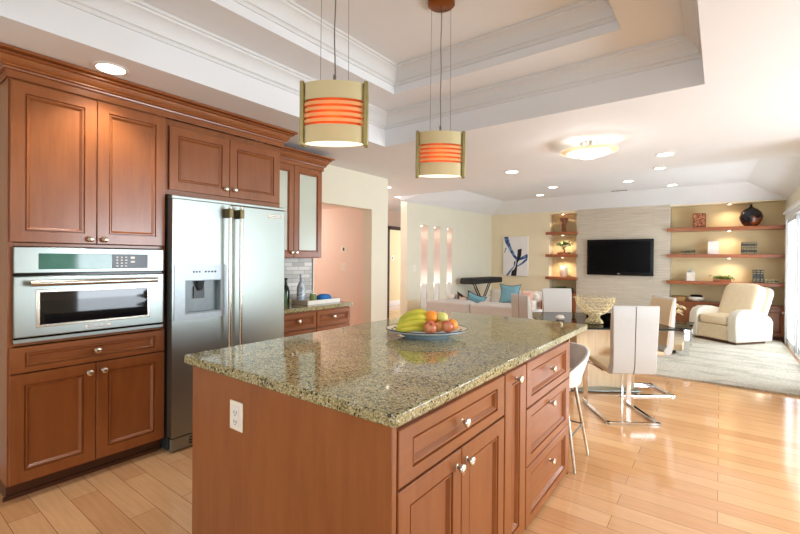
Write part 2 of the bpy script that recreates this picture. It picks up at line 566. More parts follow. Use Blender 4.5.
def world_of(o):
    m = Matrix.Identity(4)
    while o is not None:
        m = (Matrix.Translation(o.location) @ o.rotation_euler.to_matrix().to_4x4()) @ m
        o = o.parent
    return m

def obj(name, bm, mat, parent=None, bevel=0.0, smooth=True, w=True, ang=38, seg=2):
    """link bm as one mesh; w: its coordinates are world ones, moved into the parent's frame."""
    if parent is not None and w: bm.transform(world_of(parent).inverted())
    bmesh.ops.remove_doubles(bm, verts=bm.verts, dist=1e-6)
    bmesh.ops.recalc_face_normals(bm, faces=bm.faces)
    me = bpy.data.meshes.new(name); bm.to_mesh(me); bm.free()
    for m in (mat if isinstance(mat, (list, tuple)) else [mat]): me.materials.append(m)
    if smooth:
        for p in me.polygons: p.use_smooth = True
        me.set_sharp_from_angle(angle=radians(ang))
    o = bpy.data.objects.new(name, me); C.objects.link(o)
    if parent is not None: o.parent = parent
    if bevel:
        b = o.modifiers.new('soft_edges', 'BEVEL'); b.width = bevel; b.segments = seg; b.limit_method = 'ANGLE'; b.angle_limit = radians(40)
    return o

def one(name, bm, mat, label, cat, loc=(0, 0, 0), group=None, **kw):
    """a thing that is one mesh: origin at loc."""
    bm.transform(Matrix.Translation(-Vector(loc)))
    o = obj(name, bm, mat, None, **kw); o.location = loc
    return tag(o, label, cat, group)

def struct(name, bm, mat, **kw):
    o = obj(name, bm, mat, **kw); o['kind'] = 'structure'
    return o

def copy_tree(o, parent=None):
    c = o.copy(); C.objects.link(c)
    if parent is not None: c.parent = parent
    for ch in list(o.children): copy_tree(ch, c)
    return c

def lamp(name, kind, loc, power, col, parent=None, size=0.05, spot=100, blend=0.6, aim=(0, 0, -1)):
    d = bpy.data.lights.new(name, kind); d.energy = power; d.color = col
    d.shadow_soft_size = size
    if kind == 'SPOT': d.spot_size = radians(spot); d.spot_blend = blend
    o = bpy.data.objects.new(name, d); C.objects.link(o)
    if parent is not None:
        o.parent = parent; o.location = world_of(parent).inverted() @ Vector(loc)
    else: o.location = loc
    if kind == 'SPOT': o.rotation_euler = Vector(aim).to_track_quat('-Z', 'Y').to_euler()
    return o
WARM = (1.0, 0.82, 0.60)
SOFT = (1.0, 0.95, 0.90)

# ================================================================== SETTING
CZ = 2.54
struct('floor', box(NB(), -8.0, 2.7, -2.6, 10.6, -0.1, 0.0), M['floor'])
struct('floor_outside', box(NB(), 2.72, 9, -4, 14, -0.12, -0.02), M['patio'])
struct('floor_patio', box(NB(), 1.08, 2.70, 5.3, 14, -0.02, -0.01), M['patio'])

# kitchen ceiling with the tray opening
TX0, TX1, TY0, TY1 = -2.74, -0.09, 0.35, 3.37
UX0, UX1, UY0, UY1 = -2.31, -0.51, 0.78, 2.965
Z1, Z2 = 2.85, 3.05
bm = NB()
for x0, x1, y0, y1 in ((-8.0, TX0, -2.6, 6.2), (TX1, 2.7, -2.6, 6.2), (TX0, TX1, -2.6, TY0), (TX0, TX1, TY1, 6.2), (-8.0, -4.83, 6.2, 10.6)):
    bm.faces.new([bm.verts.new(p) for p in ((x0, y0, CZ), (x1, y0, CZ), (x1, y1, CZ), (x0, y1, CZ))])
struct('ceiling', bm, M['ceil'], smooth=False)
def rect_ring(bm, a, b, za, zb):
    A = [(a[0], a[2]), (a[1], a[2]), (a[1], a[3]), (a[0], a[3])]; B = [(b[0], b[2]), (b[1], b[2]), (b[1], b[3]), (b[0], b[3])]
    va = [bm.verts.new((x, y, za)) for x, y in A]; vb = [bm.verts.new((x, y, zb)) for x, y in B]
    for i in range(4):
        j = (i + 1) % 4
        bm.faces.new((va[i], va[j], vb[j], vb[i]))
bm = NB()
o_, u_ = (TX0, TX1, TY0, TY1), (UX0, UX1, UY0, UY1)
rect_ring(bm, o_, o_, CZ, Z1); rect_ring(bm, o_, u_, Z1, Z1); rect_ring(bm, u_, u_, Z1, Z2)
bm.faces.new([bm.verts.new((x, y, Z2)) for x, y in ((UX0, UY0), (UX1, UY0), (UX1, UY1), (UX0, UY1))])
struct('ceiling_tray', bm, M['ceil'], smooth=False)
crown_prof = [(0.0, -0.135), (0.012, -0.135), (0.016, -0.118), (0.022, -0.112), (0.030, -0.110), (0.036, -0.090), (0.050, -0.062), (0.070, -0.040), (0.088, -0.030), (0.092, -0.020), (0.104, -0.016), (0.106, 0.0), (0.0, 0.0)]
struct('trim_1', sweep(NB(), [(TX0, TY0), (TX1, TY0), (TX1, TY1), (TX0, TY1)], crown_prof, True, Z1 - 0.001), M['crownwhite'], ang=25)
struct('trim_2', sweep(NB(), [(UX0, UY0), (UX1, UY0), (UX1, UY1), (UX0, UY1)], crown_prof, True, Z2 - 0.001), M['crownwhite'], ang=25)

# living-room vault
V = dict(fl=(-4.68, 6.2, 2.455), fm=(-4.25, 6.2, CZ), fr=(0.93, 6.2, CZ), bl=(-4.68, 10.1, 2.53), br=(0.93, 10.1, 2.51),
         tfl=(-4.18, 6.66, 2.80), tfr=(0.42, 6.66, 2.80), tbl=(-4.18, 9.63, 2.80), tbr=(0.36, 9.63, 2.80))
bm = NB()
vv = {k: bm.verts.new(p) for k, p in V.items()}
for f in (('fl', 'tfl', 'tbl', 'bl'), ('fl', 'fm', 'tfl'), ('fm', 'fr', 'tfr', 'tfl'), ('tfl', 'tfr', 'tbr', 'tbl'), ('bl', 'tbl', 'tbr', 'br'), ('fr', 'br', 'tbr', 'tfr')):
    bm.faces.new([vv[k] for k in f])
bm.faces.new([bm.verts.new(p) for p in ((-4.68, 6.2, 2.455), (-4.25, 6.2, CZ), (-4.68, 6.2, CZ))])
struct('ceiling_vault', bm, M['ceil'], smooth=False)

# walls
WX = -3.82
bm = NB()
box(bm, WX - 0.15, WX, -2.6, 3.37, 0, CZ)
box(bm, WX - 0.15, WX, 3.37, 4.42, 2.07, CZ)
box(bm, WX - 0.15, WX, 4.42, 4.77, 0, CZ)
struct('wall_left', bm, M['cream'], smooth=False)
bm = NB()
box(bm, -6.0, WX - 0.15, 4.45, 4.62, 0, 2.14)
box(bm, -6.1, -6.0, 3.2, 4.62, 0, 2.14)
box(bm, -6.0, WX - 0.15, 3.1, 3.25, 0, 2.14)
struct('wall_alcove', bm, M['pink'], smooth=False)
struct('ceiling_alcove', box(NB(), -6.1, WX - 0.15, 3.1, 4.62, 2.14, 2.18), M['pink'], smooth=False)
struct('baseboard_alcove', box(NB(), -6.0, WX - 0.16, 4.435, 4.45, 0, 0.12), M['white'])
bm = NB()   # far side of the hall, with a doorway
box(bm, -6.35, -6.2, 4.62, 7.76, 0, CZ); box(bm, -6.35, -6.2, 8.75, 10.6, 0, CZ); box(bm, -6.35, -6.2, 7.76, 8.75, 2.1, CZ)
struct('wall_hall', bm, M['pink'], smooth=False)
struct('wall_far_room', box(NB(), -7.95, -7.8, 6.5, 10.6, 0, CZ), M['niche'], smooth=False)
struct('baseboard_far_room', box(NB(), -7.8, -7.785, 6.5, 10.6, 0, 0.14), M['white'])
bm = NB()
box(bm, -6.2, -6.18, 7.70, 7.80, 0, 2.16); box(bm, -6.2, -6.18, 8.71, 8.81, 0, 2.16); box(bm, -6.2, -6.18, 7.70, 8.81, 2.08, 2.16)
struct('trim_3', bm, M['darkwood'], bevel=0.004)

# living-room left wall with its three slots
LX = -4.68
slots = [(6.88, 7.13), (7.36, 7.60), (7.88, 8.10)]
SZ0, SZ1 = 0.42, 2.07
bm = NB()
ys = [6.42] + [v for s in slots for v in s] + [10.4]
for a, b in zip(ys[0::2], ys[1::2]): box(bm, LX - 0.15, LX, a, b, 0, 2.6)
for a, b in slots:
    box(bm, LX - 0.15, LX, a, b, 0, SZ0); box(bm, LX - 0.15, LX, a, b, SZ1, 2.6)
struct('wall_living_left', bm, M['cream'], smooth=False)
for i, (a, b) in enumerate(slots):
    bm = NB()
    box(bm, LX - 0.17, LX - 0.15, a - 0.01, b + 0.01, SZ0 - 0.01, SZ1 + 0.01)
    box(bm, LX - 0.15, LX - 0.003, a, a + 0.003, SZ0, SZ1); box(bm, LX - 0.15, LX - 0.003, b - 0.003, b, SZ0, SZ1)
    struct(f'wall_slot_{i + 1}', bm, M['slot'], smooth=False)
struct('tan_patch_living_left', box(NB(), LX, LX + 0.018, 6.43, 6.86, 0.12, 0.62), M['tan'], smooth=False)  # thin tan box on the lower wall, only a patch of colour
struct('baseboard_living_left', box(NB(), LX, LX + 0.015, 6.42, 10.1, 0, 0.12), M['white'])

# back wall: tan left field, left niche, panelled chimney breast, right niche
BY = 10.1
NX0, NX1 = -3.22, -2.60     # left niche
RX0, RX1 = -0.81, 0.93      # right niche
bm = NB()
box(bm, LX, NX0, BY, BY + 0.4, 0, 2.6)
box(bm, NX0, NX1, BY, BY + 0.4, 2.47, 2.6)
box(bm, RX0, RX1, BY, BY + 0.4, 2.49, 2.6)
struct('wall_back', bm, M['tan'], smooth=False)
bm = NB()
box(bm, NX0 - 0.02, NX1 + 0.02, BY + 0.30, BY + 0.42, 0, 2.6)
box(bm, RX0 - 0.02, RX1 + 0.02, BY + 0.30, BY + 0.42, 0, 2.6)
struct('wall_niche_back', bm, M['niche'], smooth=False)
struct('wall_tv_panel', box(NB(), NX1, RX0, BY - 0.02, BY + 0.4, 0, 2.6), M['tvpanel'], smooth=False)

# right wall with the sliding glass door, then the kitchen's wider part
RWX = 0.93
bm = NB()
box(bm, RWX, RWX + 0.15, 5.2, 6.3, 0, 2.6); box(bm, RWX, RWX + 0.03, 9.78, 10.6, 0, 2.6); box(bm, RWX, RWX + 0.15, 6.3, 9.78, 2.2, 2.6)
box(bm, RWX + 0.15, 2.7, 5.2, 5.35, 0, 2.6)
struct('wall_right', bm, M['cream'], smooth=False)
bm = NB()
box(bm, 2.6, 2.75, -2.6, 2.45, 0, 2.6); box(bm, 2.6, 2.75, 5.05, 5.2, 0, 2.6); box(bm, 2.6, 2.75, 2.45, 5.05, 0, 0.45); box(bm, 2.6, 2.75, 2.45, 5.05, 2.45, 2.6)
struct('wall_kitchen_right', bm, M['cream'], smooth=False)
bm = NB()
box(bm, -4, -2.8, -2.7, -2.6, 0, 2.6); box(bm, 1.6, 2.75, -2.7, -2.6, 0, 2.6); box(bm, -2.8, 1.6, -2.7, -2.6, 0, 0.45); box(bm, -2.8, 1.6, -2.7, -2.6, 2.42, 2.6)
struct('wall_front', bm, M['cream'], smooth=False)
struct('baseboard_left', box(NB(), WX, WX + 0.015, -2.6, 0.57, 0, 0.12), M['white'])
struct('baseboard_hall', box(NB(), WX, WX + 0.015, 4.42, 4.77, 0, 0.12), M['white'])
struct('trim_4', box(NB(), WX - 0.001, WX + 0.012, 3.345, 3.375, 0.9, 2.09), M['white'])

# sliding door
d1 = empty('door_1', (0.93, 8.0, 0)); d1['kind'] = 'structure'
bm = NB()
box(bm, 0.885, 0.955, 9.69, 9.80, 0, 2.2); box(bm, 0.90, 1.0, 6.3, 6.4, 0, 2.2); box(bm, 0.89, 1.0, 6.3, 9.8, 2.12, 2.2); box(bm, 0.90, 1.0, 6.3, 9.8, 0, 0.03)
f = obj('door_frame', bm, M['alu'], d1, bevel=0.004)
for i, (a, b, x) in enumerate(((9.68, 8.68, 0.905), (8.70, 7.55, 0.94), (7.60, 6.4, 0.905))):
    a, b = max(a, b), min(a, b)
    bm = NB()
    box(bm, x, x + 0.03, a - 0.07, a, 0.03, 2.12); box(bm, x, x + 0.03, b, b + 0.07, 0.03, 2.12)
    box(bm, x, x + 0.03, b, a, 0.03, 0.12); box(bm, x, x + 0.03, b, a, 2.05, 2.12)
    p = obj('sliding_panel', bm, M['alu'], d1, bevel=0.003)
    obj('pane', box(NB(), x + 0.012, x + 0.018, b + 0.07, a - 0.07, 0.12, 2.05), M['glass'], p, smooth=False)
bm = NB(); box(bm, 0.855, 0.925, 6.2, 9.88, 2.205, 2.25)
struct('trim_5', bm, M['alu'], bevel=0.006)
for n, (x0, x1, y0, y1, z0, z1) in (('window_1', (2.62, 2.70, 2.45, 5.05, 0.45, 2.45)), ('window_2', (-2.8, 1.6, -2.68, -2.62, 0.45, 2.42))):  # both windows unseen; the kitchen one placed for the light it gives
    w = empty(n, ((x0 + x1) / 2, (y0 + y1) / 2, z0)); w['kind'] = 'structure'
    bm = NB()
    if n == 'window_1':
        for y in (y0, y0 + 1.26, y1 - 0.08): box(bm, x0, x1, y, y + 0.08, z0, z1)
        box(bm, x0, x1, y0, y1, z0, z0 + 0.07); box(bm, x0, x1, y0, y1, z1 - 0.07, z1)
    else:
        for x in (x0, x0 + 1.43, x0 + 2.9, x1 - 0.08): box(bm, x, x + 0.08, y0, y1, z0, z1)
        box(bm, x0, x1, y0, y1, z0, z0 + 0.07); box(bm, x0, x1, y0, y1, z1 - 0.07, z1)
    obj('window_frame', bm, M['alu'], w, bevel=0.004)

# backsplash
struct('trim_6', box(NB(), WX, WX + 0.012, 2.43, 3.36, 0.915, 1.42), M['tile'], smooth=False)

# ================================================================== KITCHEN
FX = lambda face: (lambda u, v, d: (face + d, u, v))          # fronts facing +X
KNOB = [(0.0, 0.034), (0.010, 0.034), (0.0175, 0.030), (0.019, 0.025), (0.016, 0.019), (0.008, 0.014), (0.007, 0.005), (0.012, 0.001), (0.012, 0.0)]
def knob(parent, x, y, z):
    return obj('knob', lathe(NB(), KNOB, (x, y, z), (1, 0, 0), 16), M['nickel'], parent)
def front(name, parent, y0, y1, z0, z1, face, knob_at=None, fr=0.062, mat=None, t=0.02, label=None, frv=None):
    o = obj(name, panel(NB(), y0, y1, z0, z1, 0.0, t, fr, FX(face), False, frv), mat or M['wood'], parent, ang=20)
    if knob_at: knob(o, face + t, *knob_at)
    if label: o['label'] = label
    return o

# tall oven cabinet
t = thing('oven_cabinet', 'tall cherry-stained cabinet holding the built-in wall oven, left of the refrigerator', 'cabinet', (-3.49, 1.0, 0))
bm = NB()
box(bm, -3.80, -3.18, 0.575, 0.60, 0.10, 2.40)           # sides
box(bm, -3.80, -3.18, 1.395, 1.42, 0.10, 2.40)
box(bm, -3.80, -3.18, 0.60, 1.395, 0.10, 0.13); box(bm, -3.80, -3.18, 0.60, 1.395, 0.885, 0.90); box(bm, -3.80, -3.18, 0.60, 1.395, 1.455, 1.475)
box(bm, -3.80, -3.18, 0.60, 1.395, 2.375, 2.40); box(bm, -3.80, -3.78, 0.60, 1.395, 0.13, 2.375)
obj('carcass', bm, M['wood'], t, bevel=0.002)
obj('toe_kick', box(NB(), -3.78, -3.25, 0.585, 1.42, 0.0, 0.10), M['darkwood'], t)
front('door', t, 0.583, 0.994, 1.478, 2.385, -3.18, (0.957, 1.507))
front('door', t, 0.998, 1.412, 1.478, 2.385, -3.18, (1.035, 1.507))
front('door', t, 0.583, 0.994, 0.108, 0.725, -3.18, (0.957, 0.672))
front('door', t, 0.998, 1.412, 0.108, 0.725, -3.18, (1.035, 0.672))
front('drawer', t, 0.583, 1.412, 0.732, 0.880, -3.18, (0.998, 0.806), fr=0.065, frv=0.032, mat=M['woodh'])
# the floor-level shoe along the toe kick
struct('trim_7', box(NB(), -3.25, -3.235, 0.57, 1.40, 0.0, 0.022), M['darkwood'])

# wall oven
t = thing('wall_oven', 'stainless steel built-in wall oven with a long bar handle and black window', 'oven', (-3.45, 1.0, 0.902))
obj('oven_body', box(NB(), -3.74, -3.182, 0.606, 1.389, 0.903, 1.452), M['darkgrey'], t)
bm = NB(); box(bm, -3.18, -3.150, 0.597, 1.398, 1.300, 1.450)
cp = obj('control_panel', bm, M['steel'], t, bevel=0.004)
obj('display', box(NB(), -3.152, -3.147, 0.705, 1.075, 1.322, 1.415), M['display'], cp, bevel=0.002)
kp = obj('keypad', box(NB(), -3.152, -3.147, 1.078, 1.292, 1.322, 1.415), M['black'], cp, bevel=0.002)
bm = NB()
for r in range(4):
    for c in range(3): box(bm, -3.148, -3.1455, 1.10 + c * 0.026, 1.112 + c * 0.026, 1.335 + r * 0.019, 1.341 + r * 0.019)
box(bm, -3.148, -3.1455, 1.185, 1.21, 1.385, 1.40); box(bm, -3.148, -3.1455, 1.185, 1.21, 1.36, 1.37)
obj('button', bm, M['plastic'], kp, smooth=False)['kind'] = 'stuff'
bm = NB(); box(bm, -3.175, -3.16, 0.597, 1.398, 1.284, 1.298)
obj('vent_slot', bm, M['black'], t)
bm = NB(); box(bm, -3.18, -3.148, 0.597, 1.398, 0.935, 1.282)
dr = obj('oven_door', bm, M['steel'], t, bevel=0.005)
bm = NB(); box(bm, -3.150, -3.143, 0.693, 1.308, 0.985, 1.205)
fr_ = obj('window_rim', bm, M['steelh'], dr, bevel=0.006)
obj('oven_window', box(NB(), -3.146, -3.1415, 0.710, 1.291, 1.000, 1.190), M['ovenglass'], dr, bevel=0.003)
bm = NB(); tube(bm, [(-3.10, 0.66, 1.243), (-3.10, 0.675, 1.243), (-3.10, 1.32, 1.243), (-3.10, 1.335, 1.243)], 0.017, 16)
for y in (0.72, 1.275): tube(bm, [(-3.15, y, 1.243), (-3.10, y, 1.243)], 0.010, 10)
obj('handle', bm, M['steelh'], dr)
bm = NB(); box(bm, -3.149, -3.145, 0.93, 1.07, 0.952, 0.974)
bd = obj('badge', bm, M['nickel'], dr, bevel=0.004)
obj('badge_inlay', box(NB(), -3.1455, -3.144, 0.945, 1.055, 0.958, 0.968), M['grey'], dr)
bm = NB(); box(bm, -3.18, -3.152, 0.597, 1.398, 0.903, 0.926)
obj('bottom_strip', bm, M['steel'], t, bevel=0.003)
obj('bottom_gap', box(NB(), -3.18, -3.158, 0.60, 1.395, 0.926, 0.934), M['black'], t)

# over-fridge cabinet
t = thing('fridge_cabinet', 'short two-door cherry cabinet directly above the refrigerator', 'cabinet', (-3.5, 1.92, 1.85))
bm = NB(); box(bm, -3.80, -3.20, 1.421, 2.425, 1.852, 2.40)
obj('carcass', bm, M['wood'], t, bevel=0.002)
front('door', t, 1.448, 1.918, 1.888, 2.352, -3.20, (1.882, 1.948))
front('door', t, 1.922, 2.408, 1.888, 2.352, -3.20, (1.960, 1.950))
tag(obj('side_panel', box(NB(), -3.80, -3.155, 2.396, 2.425, 0, 1.85), M['wood'], None, bevel=0.002), 'narrow upright cherry end panel along the right side of the refrigerator', 'panel')

# crown over the oven and fridge cabinets
cprof = [(0.0, 0.0), (-0.006, 0.0), (-0.006, 0.040), (-0.022, 0.042), (-0.024, 0.050), (-0.020, 0.054), (-0.030, 0.058), (-0.030, 0.066), (-0.036, 0.070), (-0.044, 0.080), (-0.054, 0.102), (-0.060, 0.106), (-0.072, 0.108), (-0.072, 0.116), (-0.066, 0.120), (-0.080, 0.124), (-0.094, 0.126), (-0.094, 0.142), (0.0, 0.142)]
one('crown_molding', sweep(NB(), [(-3.80, 0.572), (-3.165, 0.572), (-3.165, 2.428), (-3.37, 2.428)], [(o, z) for o, z in cprof], False, 2.395), M['woodh'],
    'stepped cherry crown molding running along the top of the oven and fridge cabinets', 'molding', (-3.4, 1.5, 2.395), ang=25)

# refrigerator
t = thing('refrigerator', 'stainless steel side-by-side refrigerator with water dispenser in its left door', 'refrigerator', (-3.44, 1.9, 0))
bm = NB(); box(bm, -3.78, -3.150, 1.428, 2.392, 0.012, 1.838)
obj('cabinet_body', bm, M['darkgrey'], t, bevel=0.004)
DX0, DX1 = 1.512, 1.790    # dispenser opening
DZ0, DZ1 = 0.985, 1.232
bm = NB()
for y0, y1, z0, z1 in ((1.424, DX0, 0.115, 1.812), (DX1, 1.868, 0.115, 1.812), (DX0, DX1, 0.115, DZ0), (DX0, DX1, DZ1, 1.812)):
    box(bm, -3.148, -3.08, y0, y1, z0, z1)
box(bm, -3.148, -3.14, DX0, DX1, DZ0, DZ1)
bmesh.ops.remove_doubles(bm, verts=bm.verts, dist=1e-5)
ld = obj('door', bm, M['steel'], t, smooth=False)
rd = obj('door', box(NB(), -3.148, -3.08, 1.878, 2.392, 0.115, 1.812), M['steel'], t, bevel=0.006)
bm = NB()   # dispenser surround
z0, z1, y0, y1 = 0.945, 1.345, 1.437, 1.838
box(bm, -3.080, -3.074, y0, DX0, z0, z1); box(bm, -3.080, -3.074, DX1, y1, z0, z1); box(bm, -3.080, -3.074, DX0, DX1, z0, DZ0); box(bm, -3.080, -3.074, DX0, DX1, DZ1, z1)
dp = obj('dispenser_panel', bm, M['grey'], ld, smooth=False)
bm = NB()
box(bm, -3.138, -3.076, DX0, DX0 + 0.006, DZ0, DZ1); box(bm, -3.138, -3.076, DX1 - 0.006, DX1, DZ0, DZ1); box(bm, -3.138, -3.076, DX0, DX1, DZ1 - 0.006, DZ1); box(bm, -3.138, -3.072, DX0, DX1, DZ0, DZ0 + 0.012)
box(bm, -3.138, -3.134, DX0, DX1, DZ0, DZ1)
obj('dispenser_recess', bm, M['recess'], ld, smooth=False)
bm = NB(); lathe(bm, [(0.0, 0), (0.03, 0), (0.022, -0.05), (0.012, -0.075), (0.0, -0.075)], (-3.105, 1.64, DZ1 - 0.006), seg=16)
box(bm, -3.13, -3.12, 1.60, 1.68, DZ1 - 0.14, DZ1 - 0.05)
obj('dispenser_nozzle', bm, M['darkgrey'], ld)
bm = NB()
for i, y in enumerate((1.575, 1.597, 1.619, 1.665, 1.690, 1.715, 1.740)): lathe(bm, [(0.0, 0.0), (0.0075, 0.0), (0.0075, 0.003), (0.0, 0.003)], (-3.0745, y, 1.292), (1, 0, 0), 10)
obj('button', bm, M['black'], ld)['kind'] = 'stuff'
for d, y in ((ld, 1.828), (rd, 1.922)):
    bm = NB(); tube(bm, [(-3.015, y, 0.42), (-3.015, y, 1.795)], 0.0135, 14)
    h = obj('handle', bm, M['steelh'], d)
    for z in (0.45, 1.74): obj('handle_bracket', box(NB(), -3.08, -3.0, y - 0.018, y + 0.018, z - 0.035, z + 0.035), M['bracket'], d, bevel=0.004)
bm = NB(); box(bm, -3.080, -3.077, 2.215, 2.352, 1.742, 1.768)
obj('badge', bm, M['nickel'], rd, bevel=0.002)
obj('badge_inlay', box(NB(), -3.077, -3.0755, 2.235, 2.34, 1.750, 1.760), M['grey'], rd)
bm = NB(); box(bm, -3.13, -3.10, 1.428, 2.392, 0.012, 0.10)
g = obj('grille', bm, M['steel'], t, bevel=0.003)
bm = NB()
for z in (0.035, 0.055, 0.075): box(bm, -3.101, -3.097, 1.56, 2.38, z, z + 0.009)
obj('grille_slot', bm, M['black'], g, smooth=False)
bm = NB(); box(bm, -3.148, -3.09, 1.424, 2.392, 1.816, 1.838)
obj('top_hinge_cover', bm, M['steel'], t, bevel=0.003)

# wall cabinet with frosted glass doors
t = thing('glass_door_cabinet', 'wall cabinet with two frosted-glass doors, right of the refrigerator', 'cabinet', (-3.64, 2.82, 1.40))
bm = NB()
box(bm, -3.80, -3.50, 2.43, 2.45, 1.40, 2.36); box(bm, -3.80, -3.50, 3.18, 3.20, 1.40, 2.36); box(bm, -3.80, -3.50, 2.45, 3.18, 1.40, 1.425)
box(bm, -3.80, -3.50, 2.45, 3.18, 2.34, 2.36)
obj('carcass', bm, M['wood'], t, bevel=0.002)
obj('back_panel', box(NB(), -3.80, -3.785, 2.45, 3.18, 1.425, 2.34), M['plastic'], t)
for z in (1.745, 2.02): obj('shelf', box(NB(), -3.78, -3.53, 2.452, 3.178, z, z + 0.02), M['plastic'], t)
for y0, y1, ky in ((2.436, 2.812, 2.785), (2.816, 3.194, 2.843)):
    d = obj('door', panel(NB(), y0, y1, 1.405, 2.345, 0.0, 0.02, 0.058, FX(-3.50), True), M['wood'], t, ang=20)
    obj('glass_pane', box(NB(), -3.493, -3.488, y0 + 0.07, y1 - 0.07, 1.475, 2.275), M['frost'], d, smooth=False)
    knob(d, -3.48, ky, 1.455)
sc_ = [(o * 0.95, z) for o, z in cprof]
obj('crown', sweep(NB(), [(-3.475, 2.434), (-3.475, 3.203), (-3.80, 3.203)], sc_, False, 2.345), M['woodh'], t, ang=25)

# base cabinet and its countertop
t = thing('base_cabinet', 'low cherry base cabinet with two drawers, right of the refrigerator under the glass cabinet', 'cabinet', (-3.54, 2.93, 0))
bm = NB(); box(bm, -3.80, -3.28, 2.432, 3.425, 0.10, 0.873)
obj('carcass', bm, M['wood'], t, bevel=0.002)
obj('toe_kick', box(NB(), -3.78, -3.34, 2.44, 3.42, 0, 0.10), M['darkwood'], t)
front('drawer', t, 2.442, 2.928, 0.700, 0.862, -3.28, (2.700, 0.785), fr=0.04, mat=M['woodh'])
front('drawer', t, 2.936, 3.418, 0.700, 0.862, -3.28, (3.170, 0.787), fr=0.04, mat=M['woodh'])
front('door', t, 2.442, 2.928, 0.11, 0.69, -3.28, (2.89, 0.64))
front('door', t, 2.936, 3.418, 0.11, 0.69, -3.28, (2.975, 0.64))
one('countertop', box(NB(), -3.815, -3.245, 2.43, 3.455, 0.875, 0.915), M['granite'], 'speckled granite countertop on the low cabinet beside the refrigerator', 'countertop', (-3.53, 2.94, 0.875), bevel=0.006)

# ---- things on the side counter
t = thing('serving_tray', 'white rectangular tray with low sides on the granite counter beside the refrigerator', 'tray', (-3.50, 3.12, 0.916))
bm = NB()
box(bm, -3.62, -3.36, 2.90, 3.36, 0.916, 0.924)
obj('tray_base', bm, M['porc'], t)
bm = NB()
box(bm, -3.62, -3.61, 2.90, 3.36, 0.924, 0.960); box(bm, -3.37, -3.36, 2.90, 3.36, 0.924, 0.960); box(bm, -3.61, -3.37, 2.90, 2.91, 0.924, 0.960); box(bm, -3.61, -3.37, 3.35, 3.36, 0.924, 0.960)
obj('tray_rim', bm, M['porc'], t, bevel=0.002)
bm = NB(); sq(bm, (-3.49, 3.24, 0.965), (0.06, 0.085, 0.040), 0.7, 0.8)
one('cloth_napkin', bm, M['blue'], 'crumpled bright blue cloth lying in the white tray', 'cloth', (-3.49, 3.24, 0.925))
bm = NB(); lathe(bm, [(0.0, 0), (0.035, 0), (0.038, 0.05), (0.03, 0.09), (0.0, 0.09)], (-3.50, 3.09, 0.925), seg=16)
o = one('jar', bm, M['leaf2'], 'small round yellow-green jar in the white tray, beside the blue cloth', 'jar', (-3.50, 3.09, 0.925))
obj('lid', lathe(NB(), [(0.0, 0.09), (0.032, 0.09), (0.032, 0.105), (0.0, 0.105)], (-3.50, 3.09, 0.925), seg=16), M['porc'], o)
def bottle(x, y, z0, h, r, mat, label, cmat):
    o = one('bottle', lathe(NB(), [(0, 0), (r, 0), (r * 1.02, h * 0.5), (r * 0.8, h * 0.62), (r * 0.35, h * 0.75), (r * 0.33, h * 0.93), (0, h * 0.93)], (x, y, z0), seg=16), mat, label, 'bottle', (x, y, z0), ang=50)
    obj('cap', lathe(NB(), [(0, h * 0.93), (r * 0.4, h * 0.93), (r * 0.4, h), (0, h)], (x, y, z0), seg=14), cmat, o)
bottle(-3.66, 2.86, 0.916, 0.27, 0.038, M['bottle'], 'dark green glass bottle against the tile backsplash, left of the grey bottle', M['black'])
bottle(-3.55, 2.97, 0.925, 0.30, 0.045, M['water'], 'tall pale grey-blue bottle standing in the white tray', M['grey'])
bottle(-3.56, 2.76, 0.916, 0.17, 0.033, M['leaf'], 'short green bottle nearest the refrigerator on the granite counter', M['black'])
t = thing('wall_outlet', 'white double outlet plate on the grey tile backsplash beside the refrigerator', 'outlet', (WX + 0.012, 2.78, 1.13))
obj('cover_plate', box(NB(), WX + 0.012, WX + 0.018, 2.66, 2.86, 1.07, 1.19), M['plastic'], t, bevel=0.002)
for y in (2.71, 2.81): obj('socket', box(NB(), WX + 0.018, WX + 0.020, y - 0.017, y + 0.017, 1.09, 1.17), M['white'], t, bevel=0.001)

# ---- island
t = thing('kitchen_island', 'cherry kitchen island with drawers and doors on its right side', 'island', (-1.38, 1.95, 0))
IF = -0.800
bm = NB()
box(bm, -1.95, IF, 1.03, 2.875, 0.06, 0.897)
obj('carcass', bm, M['wood'], t, bevel=0.002)
obj('end_panel', box(NB(), -1.968, -0.782, 1.005, 1.03, 0.0, 0.897), M['wood'], t, bevel=0.003)
obj('end_panel', box(NB(), -1.968, -0.782, 2.875, 2.895, 0.0, 0.897), M['wood'], t, bevel=0.003)
obj('back_panel', box(NB(), -1.968, -1.95, 1.03, 2.875, 0.0, 0.897), M['wood'], t, bevel=0.003)
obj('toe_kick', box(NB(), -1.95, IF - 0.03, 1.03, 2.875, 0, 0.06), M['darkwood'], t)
front('drawer', t, 1.036, 1.836, 0.690, 0.872, IF, (1.436, 0.782), fr=0.075, frv=0.042, mat=M['woodh'])
front('door', t, 1.036, 1.434, 0.035, 0.680, IF, (1.400, 0.622))
front('door', t, 1.438, 1.836, 0.035, 0.680, IF, (1.476, 0.622))
front('door', t, 1.846, 2.106, 0.025, 0.872, IF, (1.976, 0.825), fr=0.078, frv=0.06, label='narrow pull-out door with a slim recessed panel')
front('drawer', t, 2.116, 2.872, 0.640, 0.872, IF, (2.494, 0.770), fr=0.068, frv=0.046, mat=M['woodh'])
front('drawer', t, 2.116, 2.872, 0.337, 0.632, IF, (2.494, 0.572), fr=0.068, frv=0.046, mat=M['woodh'])
front('drawer', t, 2.116, 2.872, 0.022, 0.329, IF, (2.494, 0.238), fr=0.068, frv=0.046, mat=M['woodh'])
ou = obj('outlet_plate', box(NB(), -1.645, -1.553, 0.999, 1.005, 0.682, 0.802), M['plastic'], t, bevel=0.002)
